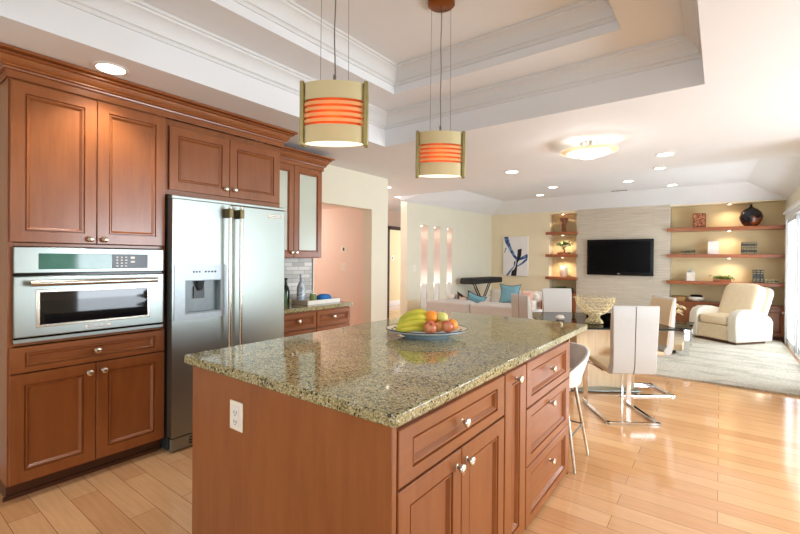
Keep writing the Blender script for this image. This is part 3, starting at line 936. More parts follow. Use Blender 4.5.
bm = NB(); box(bm, -1.622, -1.576, 0.996, 1.0, 0.70, 0.784)
so = obj('socket', bm, M['white'], ou, bevel=0.001)
bm = NB()
for z in (0.72, 0.758):
    for x in (-1.608, -1.592): box(bm, x - 0.0018, x + 0.0018, 0.9955, 0.9975, z - 0.006, z + 0.006)
    lathe(bm, [(0, 0), (0.003, 0), (0.003, -0.001), (0, -0.001)], (-1.600, 0.9962, z - 0.012), (0, 1, 0), 8)
obj('socket_slot', bm, M['darkgrey'], ou, smooth=False)
one('island_countertop', box(NB(), -2.016, -0.757, 0.987, 3.250, 0.898, 0.940), M['granite'], 'large speckled olive granite slab on top of the kitchen island', 'countertop', (-1.38, 2.1, 0.898), bevel=0.007)

# ---- fruit on the island
PX, PY, PZ = -1.392, 2.115, 0.941
t = thing('fruit_plate', 'wide oval cream plate with brown rim and blue underside on the island', 'plate', (PX, PY, PZ), radians(37))
bm = NB(); lathe(bm, [(0.0, 0.0), (0.13, 0.0), (0.135, 0.006), (0.172, 0.020), (0.22, 0.040), (0.236, 0.045), (0.236, 0.041), (0.0, 0.002)], seg=48, sy=0.82)
obj('underside', bm, M['plateblue'], t, w=False)
bm = NB(); lathe(bm, [(0.0, 0.010), (0.13, 0.010), (0.17, 0.025), (0.22, 0.045), (0.242, 0.050), (0.238, 0.045), (0.17, 0.021), (0.0, 0.007)], seg=48, sy=0.82)
obj('plate_well', bm, M['plate'], t, w=False)
bm = NB(); tube(bm, [(0.241 * cos(a * pi / 24), 0.82 * 0.241 * sin(a * pi / 24), 0.0485) for a in range(49)], 0.0028, 8)
obj('rim', bm, M['platerim'], t, w=False)
bm = NB()
for k in range(16):
    a = 2 * pi * k / 16
    sq(bm, (0.205 * cos(a), 0.205 * 0.82 * sin(a), 0.0405), (0.011, 0.006, 0.003), 1, 1, Matrix.Rotation(a + 0.8, 3, 'Z'), 10, 6)
obj('painted_motif', bm, M['platerim'], t, w=False)['kind'] = 'stuff'
cr = Vector((cos(radians(37)), sin(radians(37)), 0)); cf = Vector((-sin(radians(37)), cos(radians(37)), 0))
def P3(a, b, z): return Vector((PX, PY, PZ)) + cr * a + cf * b + Vector((0, 0, z))
t = thing('banana_bunch', 'bunch of yellow bananas lying at the left of the fruit plate', 'bananas', P3(-0.075, -0.01, 0.03))
for k in range(5):
    lift = [0.036, 0.066, 0.094, 0.114, 0.110][k]; off = [-0.055, -0.056, -0.040, -0.006, 0.034][k]
    pts, rad = [], []
    for i in range(15):
        s = i / 14
        a = -0.192 + 0.222 * s
        arch = 0.040 * (1 - (2 * s - 0.95) ** 2) - 0.012
        squeeze = 1 - 0.55 * s ** 3
        pts.append(P3(a + 0.008 * k * (1 - s), 0.004 + off * (1.0 if s < 0.6 else 1 - 0.55 * (s - 0.6) / 0.4) - 0.02 * (4 * s * (1 - s)), 0.008 + lift * (0.70 + 0.30 * min(1, s * 1.5)) + arch * (0.55 + 0.12 * k)))
        rad.append(0.0232 * min(1, 0.25 + 5.0 * s) * (1 if s < 0.86 else max(0.30, 1 - (s - 0.86) / 0.14 * 0.7)))
    bm = NB(); tube(bm, pts, 0.02, 6, rad)
    b = obj('banana', bm, M['banana'], t, ang=60)
    b.modifiers.new('round', 'SUBSURF').levels = 1; b.modifiers['round'].render_levels = 2
bm = NB(); tube(bm, [P3(0.030, -0.01, 0.08), P3(0.045, -0.005, 0.082), P3(0.056, 0.0, 0.088)], 0.012, 8, [0.020, 0.014, 0.011])
obj('stem', bm, M['bananatip'], t)
FR = [(0, 0.0), (0.012, -0.005), (0.55, 0.12), (0.86, 0.45), (1.0, 0.95), (0.96, 1.30), (0.75, 1.66), (0.40, 1.84), (0.16, 1.82), (0.04, 1.70), (0, 1.68)]
def apple(a, b, z, r, mat, label, tilt=(0, 0, 1)):
    c = P3(a, b, z)
    ax = Vector(tilt).normalized(); o0 = c - ax * r * 0.92
    o = one('apple', lathe(NB(), [(p * r, q * r) for p, q in FR], o0, ax, 24), mat, label, 'apple', tuple(c), 'apples on the fruit plate', ang=80)
    bm = NB(); p0 = o0 + ax * r * 1.68; tube(bm, [p0, p0 + ax * r * 0.3, p0 + ax * r * 0.5 + cr * r * 0.12], 0.0018, 6)
    obj('stem', bm, M['stem'], o)
def orange(a, b, z, r, label):
    c = P3(a, b, z)
    o = one('orange', lathe(NB(), [(r * sin(pi * i / 14), -r * cos(pi * i / 14) * 0.95) for i in range(15)], c, (0, 0, 1), 24), M['orange'], label, 'orange', tuple(c), 'oranges on the fruit plate', ang=80)
    obj('stem_end', lathe(NB(), [(0, r * 0.94), (0.004, r * 0.945), (0.003, r * 0.96), (0, r * 0.96)], c, (0, 0, 1), 8), M['bananatip'], o)
fwd = -cf
apple(0.014, -0.107, 0.066, 0.040, M['apple'], 'red apple with its hollow facing out, at the front of the plate', (-cf.x * 0.8, -cf.y * 0.8, 0.6))
apple(0.064, -0.066, 0.066, 0.034, M['apple2'], 'blushed orange-red apple between the front red apple and the streaked one', (0.1, 0.1, 1))
apple(0.114, -0.088, 0.070, 0.037, M['apple'], 'streaked red-yellow apple at the front right of the plate', (cr.x * 0.4, cr.y * 0.4, 1))
orange(0.026, -0.030, 0.116, 0.041, 'bright orange on top of the fruit, right of the bananas')
apple(0.088, -0.030, 0.113, 0.036, M['apple3'], 'pale yellow-green apple on top, right of the bright orange', (0, 0.2, 1))
orange(0.086, 0.040, 0.102, 0.039, 'orange partly hidden behind the pale yellow apple')
apple(0.020, 0.056, 0.098, 0.037, M['apple3'], 'yellow apple half hidden behind the top orange, by the bananas', (0.1, 0, 1))
orange(0.145, -0.030, 0.072, 0.037, 'orange at the right end of the plate beside the streaked apple')

# ---- pendants
def pendant(x, y, label):
    t = thing('pendant_lamp', label, 'lamp', (x, y, 1.92), radians(37), 'pendant lamps over the island')
    H = 0.295; Rr = 0.144
    A0 = radians(6)
    for s in (1, -1):
        # curved fabric front and back, cut by five slits
        slits = [(0.090 + i * 0.0265, 0.1015 + i * 0.0265) for i in range(5)]
        segs, z = [], 0.010
        for a, b in slits: segs.append((z, a)); z = b
        segs.append((z, H - 0.008))
        for z0, z1 in segs:
            bm = NB(); n = 22
            vs = []
            for i in range(n + 1):
                a = A0 + (pi - 2 * A0) * i / n
                r1, r2 = Rr, Rr - 0.004
                vs.append([bm.verts.new((r * cos(a) * 0.99, s * (r * sin(a) - Rr * sin(A0) + 0.004) * 0.42, zz)) for r, zz in ((r1, z0), (r1, z1), (r2, z1), (r2, z0))])
            for p, q in zip(vs, vs[1:]):
                for k in range(4):
                    j = (k + 1) % 4
                    bm.faces.new((p[k], p[j], q[j], q[k]))
            bm.faces.new(vs[0]); bm.faces.new(vs[-1])
            big = z1 - z0 > 0.05
            obj('shade_panel' if big else 'shade_strip', bm, M['shade'] if big else M['shadestrip'], t, w=False)
    bm = NB(); lathe(bm, [(0.122, 0.075), (0.124, 0.075), (0.124, 0.222), (0.122, 0.222), (0.122, 0.075)], seg=40, sy=0.34)
    obj('inner_liner', bm, M['shadein'], t, w=False)
    for s in (1, -1):
        bm = NB(); box(bm, s * 0.1475 - 0.0095, s * 0.1475 + 0.0095, -0.026, 0.026, 0.0, H)
        obj('side_bar', bm, M['brass'], t, bevel=0.003, w=False)
    bm = NB(); lathe(bm, [(0, 0.012), (0.134, 0.012), (0.134, 0.018), (0, 0.018)], seg=32, sy=0.36)
    obj('diffuser', bm, M['diff'], t, w=False)
    bm = NB(); lathe(bm, [(0, 0.10), (0.018, 0.105), (0.026, 0.13), (0.018, 0.165), (0.012, 0.19), (0, 0.19)], seg=16)
    obj('bulb', bm, M['bulb'], t, w=False)
    bm = NB()
    box(bm, -0.145, 0.145, -0.006, 0.006, H - 0.03, H - 0.02)
    obj('cross_bar', bm, M['brass'], t, w=False)
    ZT = 3.05 - 1.92
    bm = NB(); lathe(bm, [(0, ZT - 0.03), (0.078, ZT - 0.03), (0.086, ZT - 0.024), (0.086, ZT - 0.001), (0, ZT - 0.001)], seg=32)
    cnp = obj('canopy', bm, M['copper'], t, w=False)
    for s in (-1, 0.98):
        bm = NB(); tube(bm, [(s * 0.062, 0, ZT - 0.03), (s * 0.066, 0, H - 0.02)], 0.0013, 6)
        obj('cable', bm, M['cable'], t, w=False)
    bm = NB(); tube(bm, [(0.002 * sin(k * 1.3), 0.002 * cos(k * 1.1), ZT - 0.03 + (H - 0.02 - ZT + 0.03) * k / 12) for k in range(13)], 0.003, 8)
    lathe(bm, [(0, H - 0.02), (0.007, H - 0.02), (0.007, H + 0.03), (0.004, H + 0.04), (0, H + 0.04)], seg=10)
    obj('cord', bm, M['cable'], t, w=False)
    lamp('pendant_light', 'POINT', (x, y, 1.92 + 0.155), 2.1, WARM, t, 0.02)
    lamp('pendant_downlight', 'SPOT', (x, y, 1.915), 3, WARM, t, 0.08, 130, 0.8)
pendant(-1.44, 1.395, 'drum pendant lamp hanging over the near end of the island, closer to the fridge')
pendant(-1.44, 2.33, 'drum pendant lamp with its copper canopy in view, over the far half of the island')

# ---- recessed ceiling lights
def downlight(x, y, z, label, power, r=0.075):
    t = thing('recessed_light', label, 'ceiling light', (x, y, z), 0, 'recessed ceiling lights')
    bm = NB(); lathe(bm, [(r, -0.001), (r + 0.016, -0.001), (r + 0.014, -0.006), (r, -0.008), (r, -0.001)], seg=28)
    obj('trim_ring', bm, M['white'], t, w=False)
    bm = NB(); lathe(bm, [(0, -0.001), (r, -0.001), (r, -0.005), (0, -0.005)], seg=28)
    obj('lens', bm, M['lens'], t, w=False)
    lamp('downlight', 'SPOT', (x, y, z - 0.012), power, SOFT, t, 0.06, 120, 0.7)
downlight(-2.955, 1.00, CZ, 'recessed light in the soffit right above the oven cabinet', 42)
downlight(-2.17, 5.27, CZ, 'recessed ceiling light just right of the far pendant, nearest the hall side', 16)
downlight(-0.48, 5.33, CZ, 'large bright recessed light right of the glass flush-mount ceiling light', 16)
downlight(-0.60, 6.08, CZ, 'recessed light at the crease where the kitchen ceiling ends', 14, 0.055)
downlight(-2.58, 8.29, 2.80, 'recessed light in the raised ceiling, above the three-shelf narrow niche', 16)
downlight(-3.12, 9.15, 2.80, 'recessed light in the raised ceiling above the blue abstract painting', 16)
downlight(-1.31, 8.40, 2.80, 'recessed light in the raised ceiling above the television', 16)
downlight(-0.72, 9.28, 2.80, 'recessed light in the raised ceiling nearest the wide shelf niche', 16)
downlight(-4.24, 5.30, CZ, 'small recessed light beside the end of the cream stub wall', 10, 0.045)

# flush-mount dish light
t = thing('flush_mount_light', 'round tiered glass flush-mount light glowing on the kitchen ceiling', 'ceiling light', (-1.03, 4.39, CZ))
bm = NB(); lathe(bm, [(0, -0.001), (0.085, -0.001), (0.075, -0.045), (0.080, -0.05), (0, -0.05)], seg=32)
obj('canopy', bm, M['nickel'], t, w=False)
bm = NB(); lathe(bm, [(0.05, -0.055), (0.20, -0.072), (0.262, -0.085), (0.262, -0.089), (0.20, -0.079), (0.05, -0.062), (0.05, -0.055)], seg=40)
obj('glass_dish', bm, M['diff'] if False else make_translucent('lit_glass_dish', (240, 232, 218), (250, 240, 220), 0.5), t, w=False)
bm = NB(); lathe(bm, [(0.0, -0.09), (0.18, -0.098), (0.205, -0.105), (0.18, -0.116), (0.10, -0.128), (0, -0.132)], seg=40)
obj('lower_dish', bm, make_shade('lit_lower_dish', (250, 242, 224), 0.5), t, w=False)
bm = NB(); lathe(bm, [(0, -0.128), (0.085, -0.126), (0.07, -0.148), (0, -0.155)], seg=28)
obj('bulb_cover', bm, M['diff'], t, w=False)
lamp('dish_light', 'POINT', (-1.03, 4.39, CZ - 0.22), 6, SOFT, t, 0.08)
for a_ in (0, 2.1, 4.2): lamp('dish_uplight', 'POINT', (-1.03 + 0.15 * cos(a_), 4.39 + 0.15 * sin(a_), CZ - 0.055), 0.9, (1.0, 0.97, 0.94), t, 0.02)

# ================================================================== DINING
def dining_chair(loc, rz, label, facing='seatleather'):
    t = thing('dining_chair', label, 'chair', loc, rz, 'dining chairs round the glass table')
    W = 0.184
    prof = [(0.245, 0.445), (0.235, 0.472), (0.10, 0.470), (-0.08, 0.462), (-0.175, 0.470), (-0.215, 0.52), (-0.228, 0.62), (-0.236, 0.76), (-0.250, 0.90), (-0.272, 1.010)]
    out = [(-0.292, 1.020), (-0.298, 1.010), (-0.296, 0.90), (-0.290, 0.76), (-0.286, 0.62), (-0.282, 0.50), (-0.262, 0.430), (-0.20, 0.412), (0.10, 0.420), (0.235, 0.428)]
    seatprof = prof[:5] + [(-0.21, 0.435), (-0.20, 0.412), (0.10, 0.420), (0.235, 0.428)]
    def ext(pr, x0, x1, taper=True):
        bm = NB()
        A = [bm.verts.new((x0 * (1 if not taper or z < 0.6 else 1 + 0.14 * (z - 0.6)), y, z)) for y, z in pr]
        B = [bm.verts.new((x1 * (1 if not taper or z < 0.6 else 1 + 0.14 * (z - 0.6)), y, z)) for y, z in pr]
        n = len(pr)
        for i in range(n):
            j = (i + 1) % n
            bm.faces.new((A[i], A[j], B[j], B[i]))
        bm.faces.new(A); bm.faces.new(B)
        return bm
    obj('seat', ext([p for p in prof[:4]] + [(-0.19, 0.455), (-0.195, 0.414), (0.10, 0.420), (0.235, 0.428)], -W, W), M['seatleather'], t, bevel=0.012, w=False, ang=50, seg=3)
    back = [(-0.175, 0.468)] + prof[5:] + out[:7] + [(-0.197, 0.413)]
    bk = obj('backrest', ext(back, -W, W), M['leather'], t, bevel=0.012, w=False, ang=50, seg=3)
    inner = prof[5:]
    fc = [(y + 0.010, z) for y, z in inner[:-1]] + [(inner[-1][0] + 0.008, inner[-1][1] - 0.016)] + [(inner[-1][0] - 0.004, inner[-1][1] - 0.016)] + [(y - 0.004, z) for y, z in reversed(inner[:-1])]
    obj('front_cushion', ext(fc, -W * 0.985, W * 0.985), M[facing], t, bevel=0.004, w=False, ang=50)
    bm = NB(); tube(bm, [(0, y - 0.0005, z) for y, z in out[1:7]], 0.0035, 6)
    obj('back_seam', bm, M['seam'], bk, w=False)
    bm = NB()
    D0, D1 = -0.275, 0.275
    for s in (-1, 1): box(bm, s * 0.205 - 0.018, s * 0.205 + 0.018, D0, D1, 0.0, 0.020)
    box(bm, -0.223, 0.223, D0, D0 + 0.034, 0.0, 0.020)
    obj('floor_frame', bm, M['chrome'], t, bevel=0.003, w=False)
    for s in (-1, 1):
        bm = NB(); flatbar(bm, [(s * 0.205, 0.262, 0.012), (s * 0.205, 0.262, 0.38), (s * 0.185, 0.235, 0.420)], 0.045, 0.014, (1, 0, 0))
        obj('leg', bm, M['chrome'], t, bevel=0.002, w=False)
    bm = NB()
    for s in (-1, 1): box(bm, s * 0.17 - 0.02, s * 0.17 + 0.02, -0.10, 0.25, 0.405, 0.417)
    obj('seat_rail', bm, M['chrome'], t, w=False)
    return t
AZ = radians(33.9)
ed = Vector((cos(AZ), sin(AZ), 0)); dd = Vector((-sin(AZ), cos(AZ), 0))
def DT(e, d, z=0): return ed * e + dd * d + Vector((0, 0, z))
dining_chair((-0.727, 4.312, 0), AZ, 'white leather chrome-framed dining chair with its back to the island')
dining_chair((-0.71, 5.19, 0.0), AZ + radians(92), 'dining chair at the right side of the glass table, cream backrest facing the table')
dining_chair(tuple(DT(1.80, 5.55)), AZ + pi, 'white dining chair on the far side of the glass table, facing the island', 'leather')
dining_chair(tuple(DT(1.34, 4.80)), AZ - pi / 2 + radians(14), 'dining chair at the left end of the glass table, nearest the beige sofa')

t = thing('dining_table', 'square glass dining table on a pale bentwood pedestal', 'table', tuple(DT(1.85, 4.78)), AZ)
bm = NB(); box(bm, -0.59, 0.59, -0.59, 0.59, 0.733, 0.748)
obj('tabletop', bm, M['tableglass'], t, w=False, smooth=False)
bm = NB(); sweep(bm, [(-0.592, -0.592), (0.592, -0.592), (0.592, 0.592), (-0.592, 0.592)], [(0.0, 0.731), (0.004, 0.731), (0.004, 0.750), (0.0, 0.750)], True)
obj('glass_edge', bm, M['glassedge'], t, w=False, smooth=False)
for s in (1, -1):
    bm = NB(); n = 16; vs = []
    for i in range(n + 1):
        a = -0.30 + 0.60 * i / n
        y = s * (0.13 - 0.09 * (1 - (a / 0.30) ** 2) * 1.0)
        vs.append([bm.verts.new((a + 0.10, y + dy, z)) for dy, z in ((-0.012, 0.03), (-0.012, 0.731), (0.012, 0.731), (0.012, 0.03))])
    for p, q in zip(vs, vs[1:]):
        for k in range(4):
            j = (k + 1) % 4
            bm.faces.new((p[k], p[j], q[j], q[k]))
    bm.faces.new(vs[0]); bm.faces.new(vs[-1])
    obj('pedestal_panel', bm, M['pale'], t, w=False)
bm = NB(); box(bm, -0.25, 0.45, -0.20, 0.20, 0.012, 0.03)
obj('base_plate', bm, M['steel'], t, bevel=0.004, w=False)
for x in (-0.22, 0.42):
    for y in (-0.17, 0.17):
        bm = NB(); lathe(bm, [(0, 0), (0.02, 0), (0.018, 0.02), (0, 0.02)], (x, y, 0), seg=12)
        obj('foot', bm, M['chrome'], t, w=False)

# gold openwork bowl
BC = DT(1.76, 4.46, 0.7505)
bm = NB(); seg = 18
prof = [(0.085, 0.0), (0.075, 0.02), (0.055, 0.045), (0.045, 0.065), (0.06, 0.085), (0.095, 0.105), (0.130, 0.135), (0.156, 0.165), (0.172, 0.20), (0.182, 0.235), (0.186, 0.262)]
rings = []
for j, (r, h) in enumerate(prof):
    rings.append([bm.verts.new((BC.x + (r + random.uniform(-.003, .003)) * cos(2 * pi * (i + 0.5 * (j % 2) + random.uniform(-.22, .22)) / seg), BC.y + r * sin(2 * pi * (i + 0.5 * (j % 2) + random.uniform(-.22, .22)) / seg), BC.z + 0.008 + h + (random.uniform(-.005, .005) if 0 < j else 0))) for i in range(seg)])
for j, (a, b) in enumerate(zip(rings, rings[1:])):
    for i in range(seg):
        k = (i + 1) % seg
        if j % 2 == 0: bm.faces.new((a[i], a[k], b[i])); bm.faces.new((a[k], b[k], b[i]))
        else: bm.faces.new((a[i], a[k], b[k])); bm.faces.new((a[i], b[k], b[i]))
o = one('openwork_bowl', bm, M['gold'], 'gold openwork footed bowl on the glass dining table', 'bowl', tuple(BC), smooth=False)
w = o.modifiers.new('wires', 'WIREFRAME'); w.thickness = 0.010; w.use_replace = True; w.use_even_offset = False
one('glass_paperweight', lathe(NB(), [(0, 0), (0.04, 0), (0.05, 0.02), (0.03, 0.045), (0, 0.05)], tuple(DT(1.5, 4.72, 0.7505)), seg=16), M['porc'], 'small white dish on the glass dining table, left of the gold bowl', 'dish', tuple(DT(1.5, 4.72, 0.7505)))

# bar stool
t = thing('bar_stool', 'white bucket-seat bar stool on slim metal legs under the island overhang', 'stool', (-0.97, 3.14, 0), 0)
bm = NB(); n = 26; rows = 7
vsO, vsI = [], []
for j in range(rows + 1):
    f = j / rows
    ro, ri = [], []
    for i in range(n + 1):
        a = radians(-60) + radians(240) * 0 + (radians(215)) * i / n - radians(17)
        # low wrap-round back, highest behind the sitter (facing the island)
        b = (i / n - 0.5) * 2
        top = 0.775 - 0.13 * abs(b) ** 2.4
        z = 0.50 + (top - 0.50) * f
        r = 0.150 + 0.10 * f ** 0.6
        ro.append(bm.verts.new((r * cos(a + radians(30)), r * sin(a + radians(30)), z)))
        r2 = r - 0.022
        ri.append(bm.verts.new((r2 * cos(a + radians(30)), r2 * sin(a + radians(30)), z + (0.0 if j < rows else 0.0))))
    vsO.append(ro); vsI.append(ri)
for j in range(rows):
    for i in range(n):
        bm.faces.new((vsO[j][i], vsO[j][i + 1], vsO[j + 1][i + 1], vsO[j + 1][i]))
        bm.faces.new((vsI[j][i], vsI[j + 1][i], vsI[j + 1][i + 1], vsI[j][i + 1]))
    for i in (0, n): bm.faces.new((vsO[j][i], vsO[j + 1][i], vsI[j + 1][i], vsI[j][i]))
for i in range(n):
    bm.faces.new((vsO[rows][i], vsO[rows][i + 1], vsI[rows][i + 1], vsI[rows][i])); bm.faces.new((vsO[0][i], vsI[0][i], vsI[0][i + 1], vsO[0][i + 1]))
obj('backrest', bm, M['stoolw'], t, w=False, bevel=0.006)
bm = NB(); sq(bm, (0, 0, 0.555), (0.195, 0.195, 0.06), 0.6, 1.0)
obj('seat', bm, M['stoolw'], t, w=False)
for sx in (-1, 1):
    for sy in (-1, 1):
        bm = NB(); fx, fy = (0.222 if sx > 0 else -0.20), (0.115 if sy > 0 else -0.225)
        tube(bm, [(sx * 0.12, sy * 0.12, 0.52), (fx, fy, 0.0)], 0.012, 10, [0.014, 0.009])
        obj('leg', bm, M['nickel'], t, w=False)
bm = NB(); k = 0.38
cs = [(0.12 + (0.222 - 0.12) * (1 - k), -0.12 - 0.085 * (1 - k)), (0.12 + 0.102 * (1 - k), 0.12 - 0.005 * (1 - k)), (-0.12 - 0.08 * (1 - k), 0.12 - 0.005 * (1 - k)), (-0.12 - 0.08 * (1 - k), -0.12 - 0.085 * (1 - k))]
for a, b in zip(cs, cs[1:] + cs[:1]): tube(bm, [(a[0], a[1], 0.57 * k), (b[0], b[1], 0.57 * k)], 0.006, 8)
obj('footrest', bm, M['cable'], t, w=False)

# ================================================================== LIVING ROOM
bm = NB(); box(bm, -2.25, 0.86, 6.0, 9.9, 0.001, 0.022)
bmesh.ops.subdivide_edges(bm, edges=bm.edges, cuts=20, use_grid_fill=True)
one('area_rug', bm, M['rug'], 'large cream and grey shag rug covering the living-room floor', 'rug', (-0.7, 8.0, 0.001), bevel=0)

# television
t = thing('television', 'black flat-screen television mounted on the pale striated wall panel', 'television', (-1.72, 10.06, 1.46))
bm = NB(); box(bm, -2.36, -1.085, 10.015, 10.078, 1.080, 1.848)
obj('tv_body', bm, M['black'], t, bevel=0.008)
obj('screen', box(NB(), -2.305, -1.140, 10.0115, 10.016, 1.150, 1.800), M['screen'], t, smooth=False)
bm = NB(); box(bm, -1.745, -1.70, 10.012, 10.016, 1.105, 1.122)
obj('logo_plate', bm, M['nickel'], t)

# floating shelves
def shelf(x0, x1, z, label, grp):
    bm = NB(); P = [(x0, 10.395), (x0, 10.095), (x0 - 0.05, 10.095), (x0 - 0.05, 9.98), (x1 + (0.035 if x1 < 0 else 0), 9.98), (x1 + (0.035 if x1 < 0 else 0), 10.075), (x1, 10.075), (x1, 10.395)]
    if x1 > 0: P[1], P[2] = (x0, 10.075), (x0 - 0.05, 10.075)
    A = [bm.verts.new((x, y, z - 0.062)) for x, y in P]; B = [bm.verts.new((x, y, z)) for x, y in P]
    for i in range(len(P)):
        j = (i + 1) % len(P)
        bm.faces.new((A[i], A[j], B[j], B[i]))
    bm.faces.new(A); bm.faces.new(B)
    one('floating_shelf', bm, M['shelf'], label, 'shelf', ((x0 + x1) / 2, 10.2, z - 0.062), grp, bevel=0.004)
for z, nm in ((2.045, 'top'), (1.53, 'middle'), (1.01, 'bottom')):
    shelf(NX0 + 0.002, NX1 - 0.003, z, f'{nm} short cherry shelf in the narrow niche left of the television', 'shelves in the narrow niche')
    shelf(RX0 + 0.002, RX1 - 0.003, z, f'{nm} long cherry shelf in the wide niche right of the television', 'shelves in the wide niche')
def base_unit(x0, x1, h, label):
    t = thing('base_cabinet', label, 'cabinet', ((x0 + x1) / 2, 10.25, 0))
    obj('carcass', box(NB(), x0, x1, 10.08, 10.395, 0.06, h - 0.03), M['wood'], t)
    obj('plinth', box(NB(), x0, x1, 10.12, 10.395, 0.0, 0.06), M['darkwood'], t)
    obj('top', box(NB(), x0, x1, 10.05, 10.395, h - 0.03, h), M['shelf'], t, bevel=0.003)
    nn = max(1, round((x1 - x0) / 0.45))
    for i in range(nn):
        a, b = x0 + (x1 - x0) * i / nn + 0.004, x0 + (x1 - x0) * (i + 1) / nn - 0.004
        d = obj('door', panel(NB(), a, b, 0.075, h - 0.04, 0, 0.02, 0.05, lambda u, v, d: (u, 10.08 - d, v)), M['wood'], t, ang=20)
        obj('knob', lathe(NB(), KNOB, (b - 0.03, 10.06, h - 0.1), (0, -1, 0), 12), M['nickel'], d)
base_unit(NX0 + 0.003, NX1 - 0.003, 0.66, 'low cherry cabinet under the shelves of the narrow niche')
base_unit(RX0 + 0.003, RX1 - 0.003, 0.60, 'long low cherry cabinet under the shelves behind the recliner')
# puck lights
def puck(x, y, z, label, grp, power=2.2, aim=(0, 0.25, -1)):
    t = thing('puck_light', label, 'light', (x, y, z), 0, grp)
    bm = NB(); lathe(bm, [(0, -0.001), (0.036, -0.001), (0.034, -0.016), (0.026, -0.018), (0, -0.018)], seg=20)
    obj('housing', bm, M['nickel'], t, w=False)
    bm = NB(); lathe(bm, [(0, -0.0185), (0.025, -0.0185), (0.02, -0.022), (0, -0.022)], seg=20)
    obj('lens', bm, M['lens'], t, w=False)
    lamp('puck', 'SPOT', (x, y, z - 0.03), power, WARM, t, 0.02, 130, 0.8, aim)
for nm, z in (('niche ceiling', 2.47), ('top shelf', 1.983), ('middle shelf', 1.468)):
    puck(-2.92, 10.13, z, f'small puck light under the {nm} of the narrow niche left of the television', 'puck lights in the narrow niche', 14)
for nm, z in (('niche ceiling', 2.49), ('top shelf', 1.983), ('middle shelf', 1.468)):
    puck(0.13, 10.13, z, f'small puck light under the {nm} of the wide niche above the recliner', 'puck lights in the wide niche', 9)

# ---- narrow niche ornaments
SY = 10.20
t = thing('flared_vase', 'brown flared basketwork vase on the top shelf of the narrow niche', 'vase', (-2.915, SY, 2.046))
bm = NB(); lathe(bm, [(0, 0), (0.055, 0), (0.05, 0.03), (0.042, 0.10), (0.055, 0.20), (0.09, 0.31), (0.097, 0.325), (0.088, 0.325), (0.05, 0.20), (0.036, 0.10), (0, 0.06)], seg=24)
obj('vase_body', bm, M['weave'], t, w=False)
for i in range(10):
    a = 2 * pi * i / 10
    bm = NB(); tube(bm, [(0.056 * cos(a), 0.056 * sin(a), 0.02), (0.045 * cos(a), 0.045 * sin(a), 0.10), (0.058 * cos(a), 0.058 * sin(a), 0.20), (0.098 * cos(a), 0.098 * sin(a), 0.33)], 0.005, 6)
    obj('rib', bm, M['carved'], t, w=False)
def leafy(bm, c, rx, ry, rz, n, size, up=0.4):
    for i in range(n):
        u, v, w_ = random.gauss(0, 0.5), random.gauss(0, 0.5), random.gauss(0, 0.5)
        p = Vector(c) + Vector((u * rx, v * ry, w_ * rz))
        d = Vector((random.uniform(-1, 1), random.uniform(-1, 1), random.uniform(-0.2, 1) * up * 2)).normalized()
        s = d.orthogonal().normalized(); q = Matrix.Rotation(random.uniform(0, 6.3), 3, d); s = q @ s
        L = size * random.uniform(0.7, 1.3)
        nrm = d.cross(s)
        a, b, c2, e = p, p + d * L * 0.5 + s * L * 0.28 + nrm * L * 0.05, p + d * L, p + d * L * 0.5 - s * L * 0.28 + nrm * L * 0.05
        f = p + d * L * 0.5 - nrm * L * 0.06
        va, vb, vc, ve, vf = [bm.verts.new(z) for z in (a, b, c2, e, f)]
        bm.faces.new((va, vb, vf)); bm.faces.new((vb, vc, vf)); bm.faces.new((vc, ve, vf)); bm.faces.new((ve, va, vf))
t = thing('bonsai_plant', 'small bonsai plant with flat green crown on the middle shelf of the narrow niche', 'plant', (-2.915, SY, 1.531))
bm = NB(); box(bm, -0.13, 0.13, -0.06, 0.06, 0, 0.045)
obj('pot', bm, M['carved'], t, bevel=0.006, w=False)
bm = NB(); tube(bm, [(0.0, 0, 0.04), (0.03, 0, 0.09), (-0.01, 0, 0.14), (0.02, 0, 0.19)], 0.01, 8, [0.016, 0.013, 0.010, 0.006]); tube(bm, [(0.0, 0, 0.12), (-0.07, 0.01, 0.19)], 0.006, 6); tube(bm, [(0.01, 0, 0.15), (0.09, 0.0, 0.2)], 0.006, 6)
obj('trunk', bm, M['stem'], t, w=False)
bm = NB(); leafy(bm, (-0.08, 0, 0.215), 0.09, 0.06, 0.03, 60, 0.045); leafy(bm, (0.08, 0, 0.225), 0.09, 0.06, 0.03, 60, 0.045); leafy(bm, (0.01, 0, 0.26), 0.07, 0.05, 0.03, 40, 0.045)
obj('foliage', bm, M['leaf'], t, w=False)
t = thing('lattice_vase', 'white fretwork vase on the bottom shelf of the narrow niche', 'vase', (-2.915, SY, 1.011))
bm = NB(); lathe(bm, [(0, 0), (0.06, 0), (0.078, 0.03), (0.084, 0.13), (0.078, 0.22), (0.062, 0.245), (0.055, 0.245), (0.07, 0.2), (0.07, 0.04), (0, 0.02)], seg=24)
obj('vase_body', bm, M['lace'], t, w=False)
bm = NB(); tube(bm, [(0.06 * cos(a * pi / 10), 0.06 * sin(a * pi / 10), 0.246) for a in range(21)], 0.005, 6)
obj('rim', bm, M['porc'], t, w=False)
t = thing('planter', 'long low planter of trailing greenery on the cabinet under the narrow niche shelves', 'planter', (-2.92, 10.17, 0.661))
bm = NB(); box(bm, -0.22, 0.22, -0.05, 0.05, 0, 0.05)
obj('trough', bm, M['darkwood'], t, bevel=0.005, w=False)
bm = NB(); leafy(bm, (0, 0, 0.075), 0.22, 0.05, 0.02, 150, 0.045)
obj('foliage', bm, M['leaf'], t, w=False)

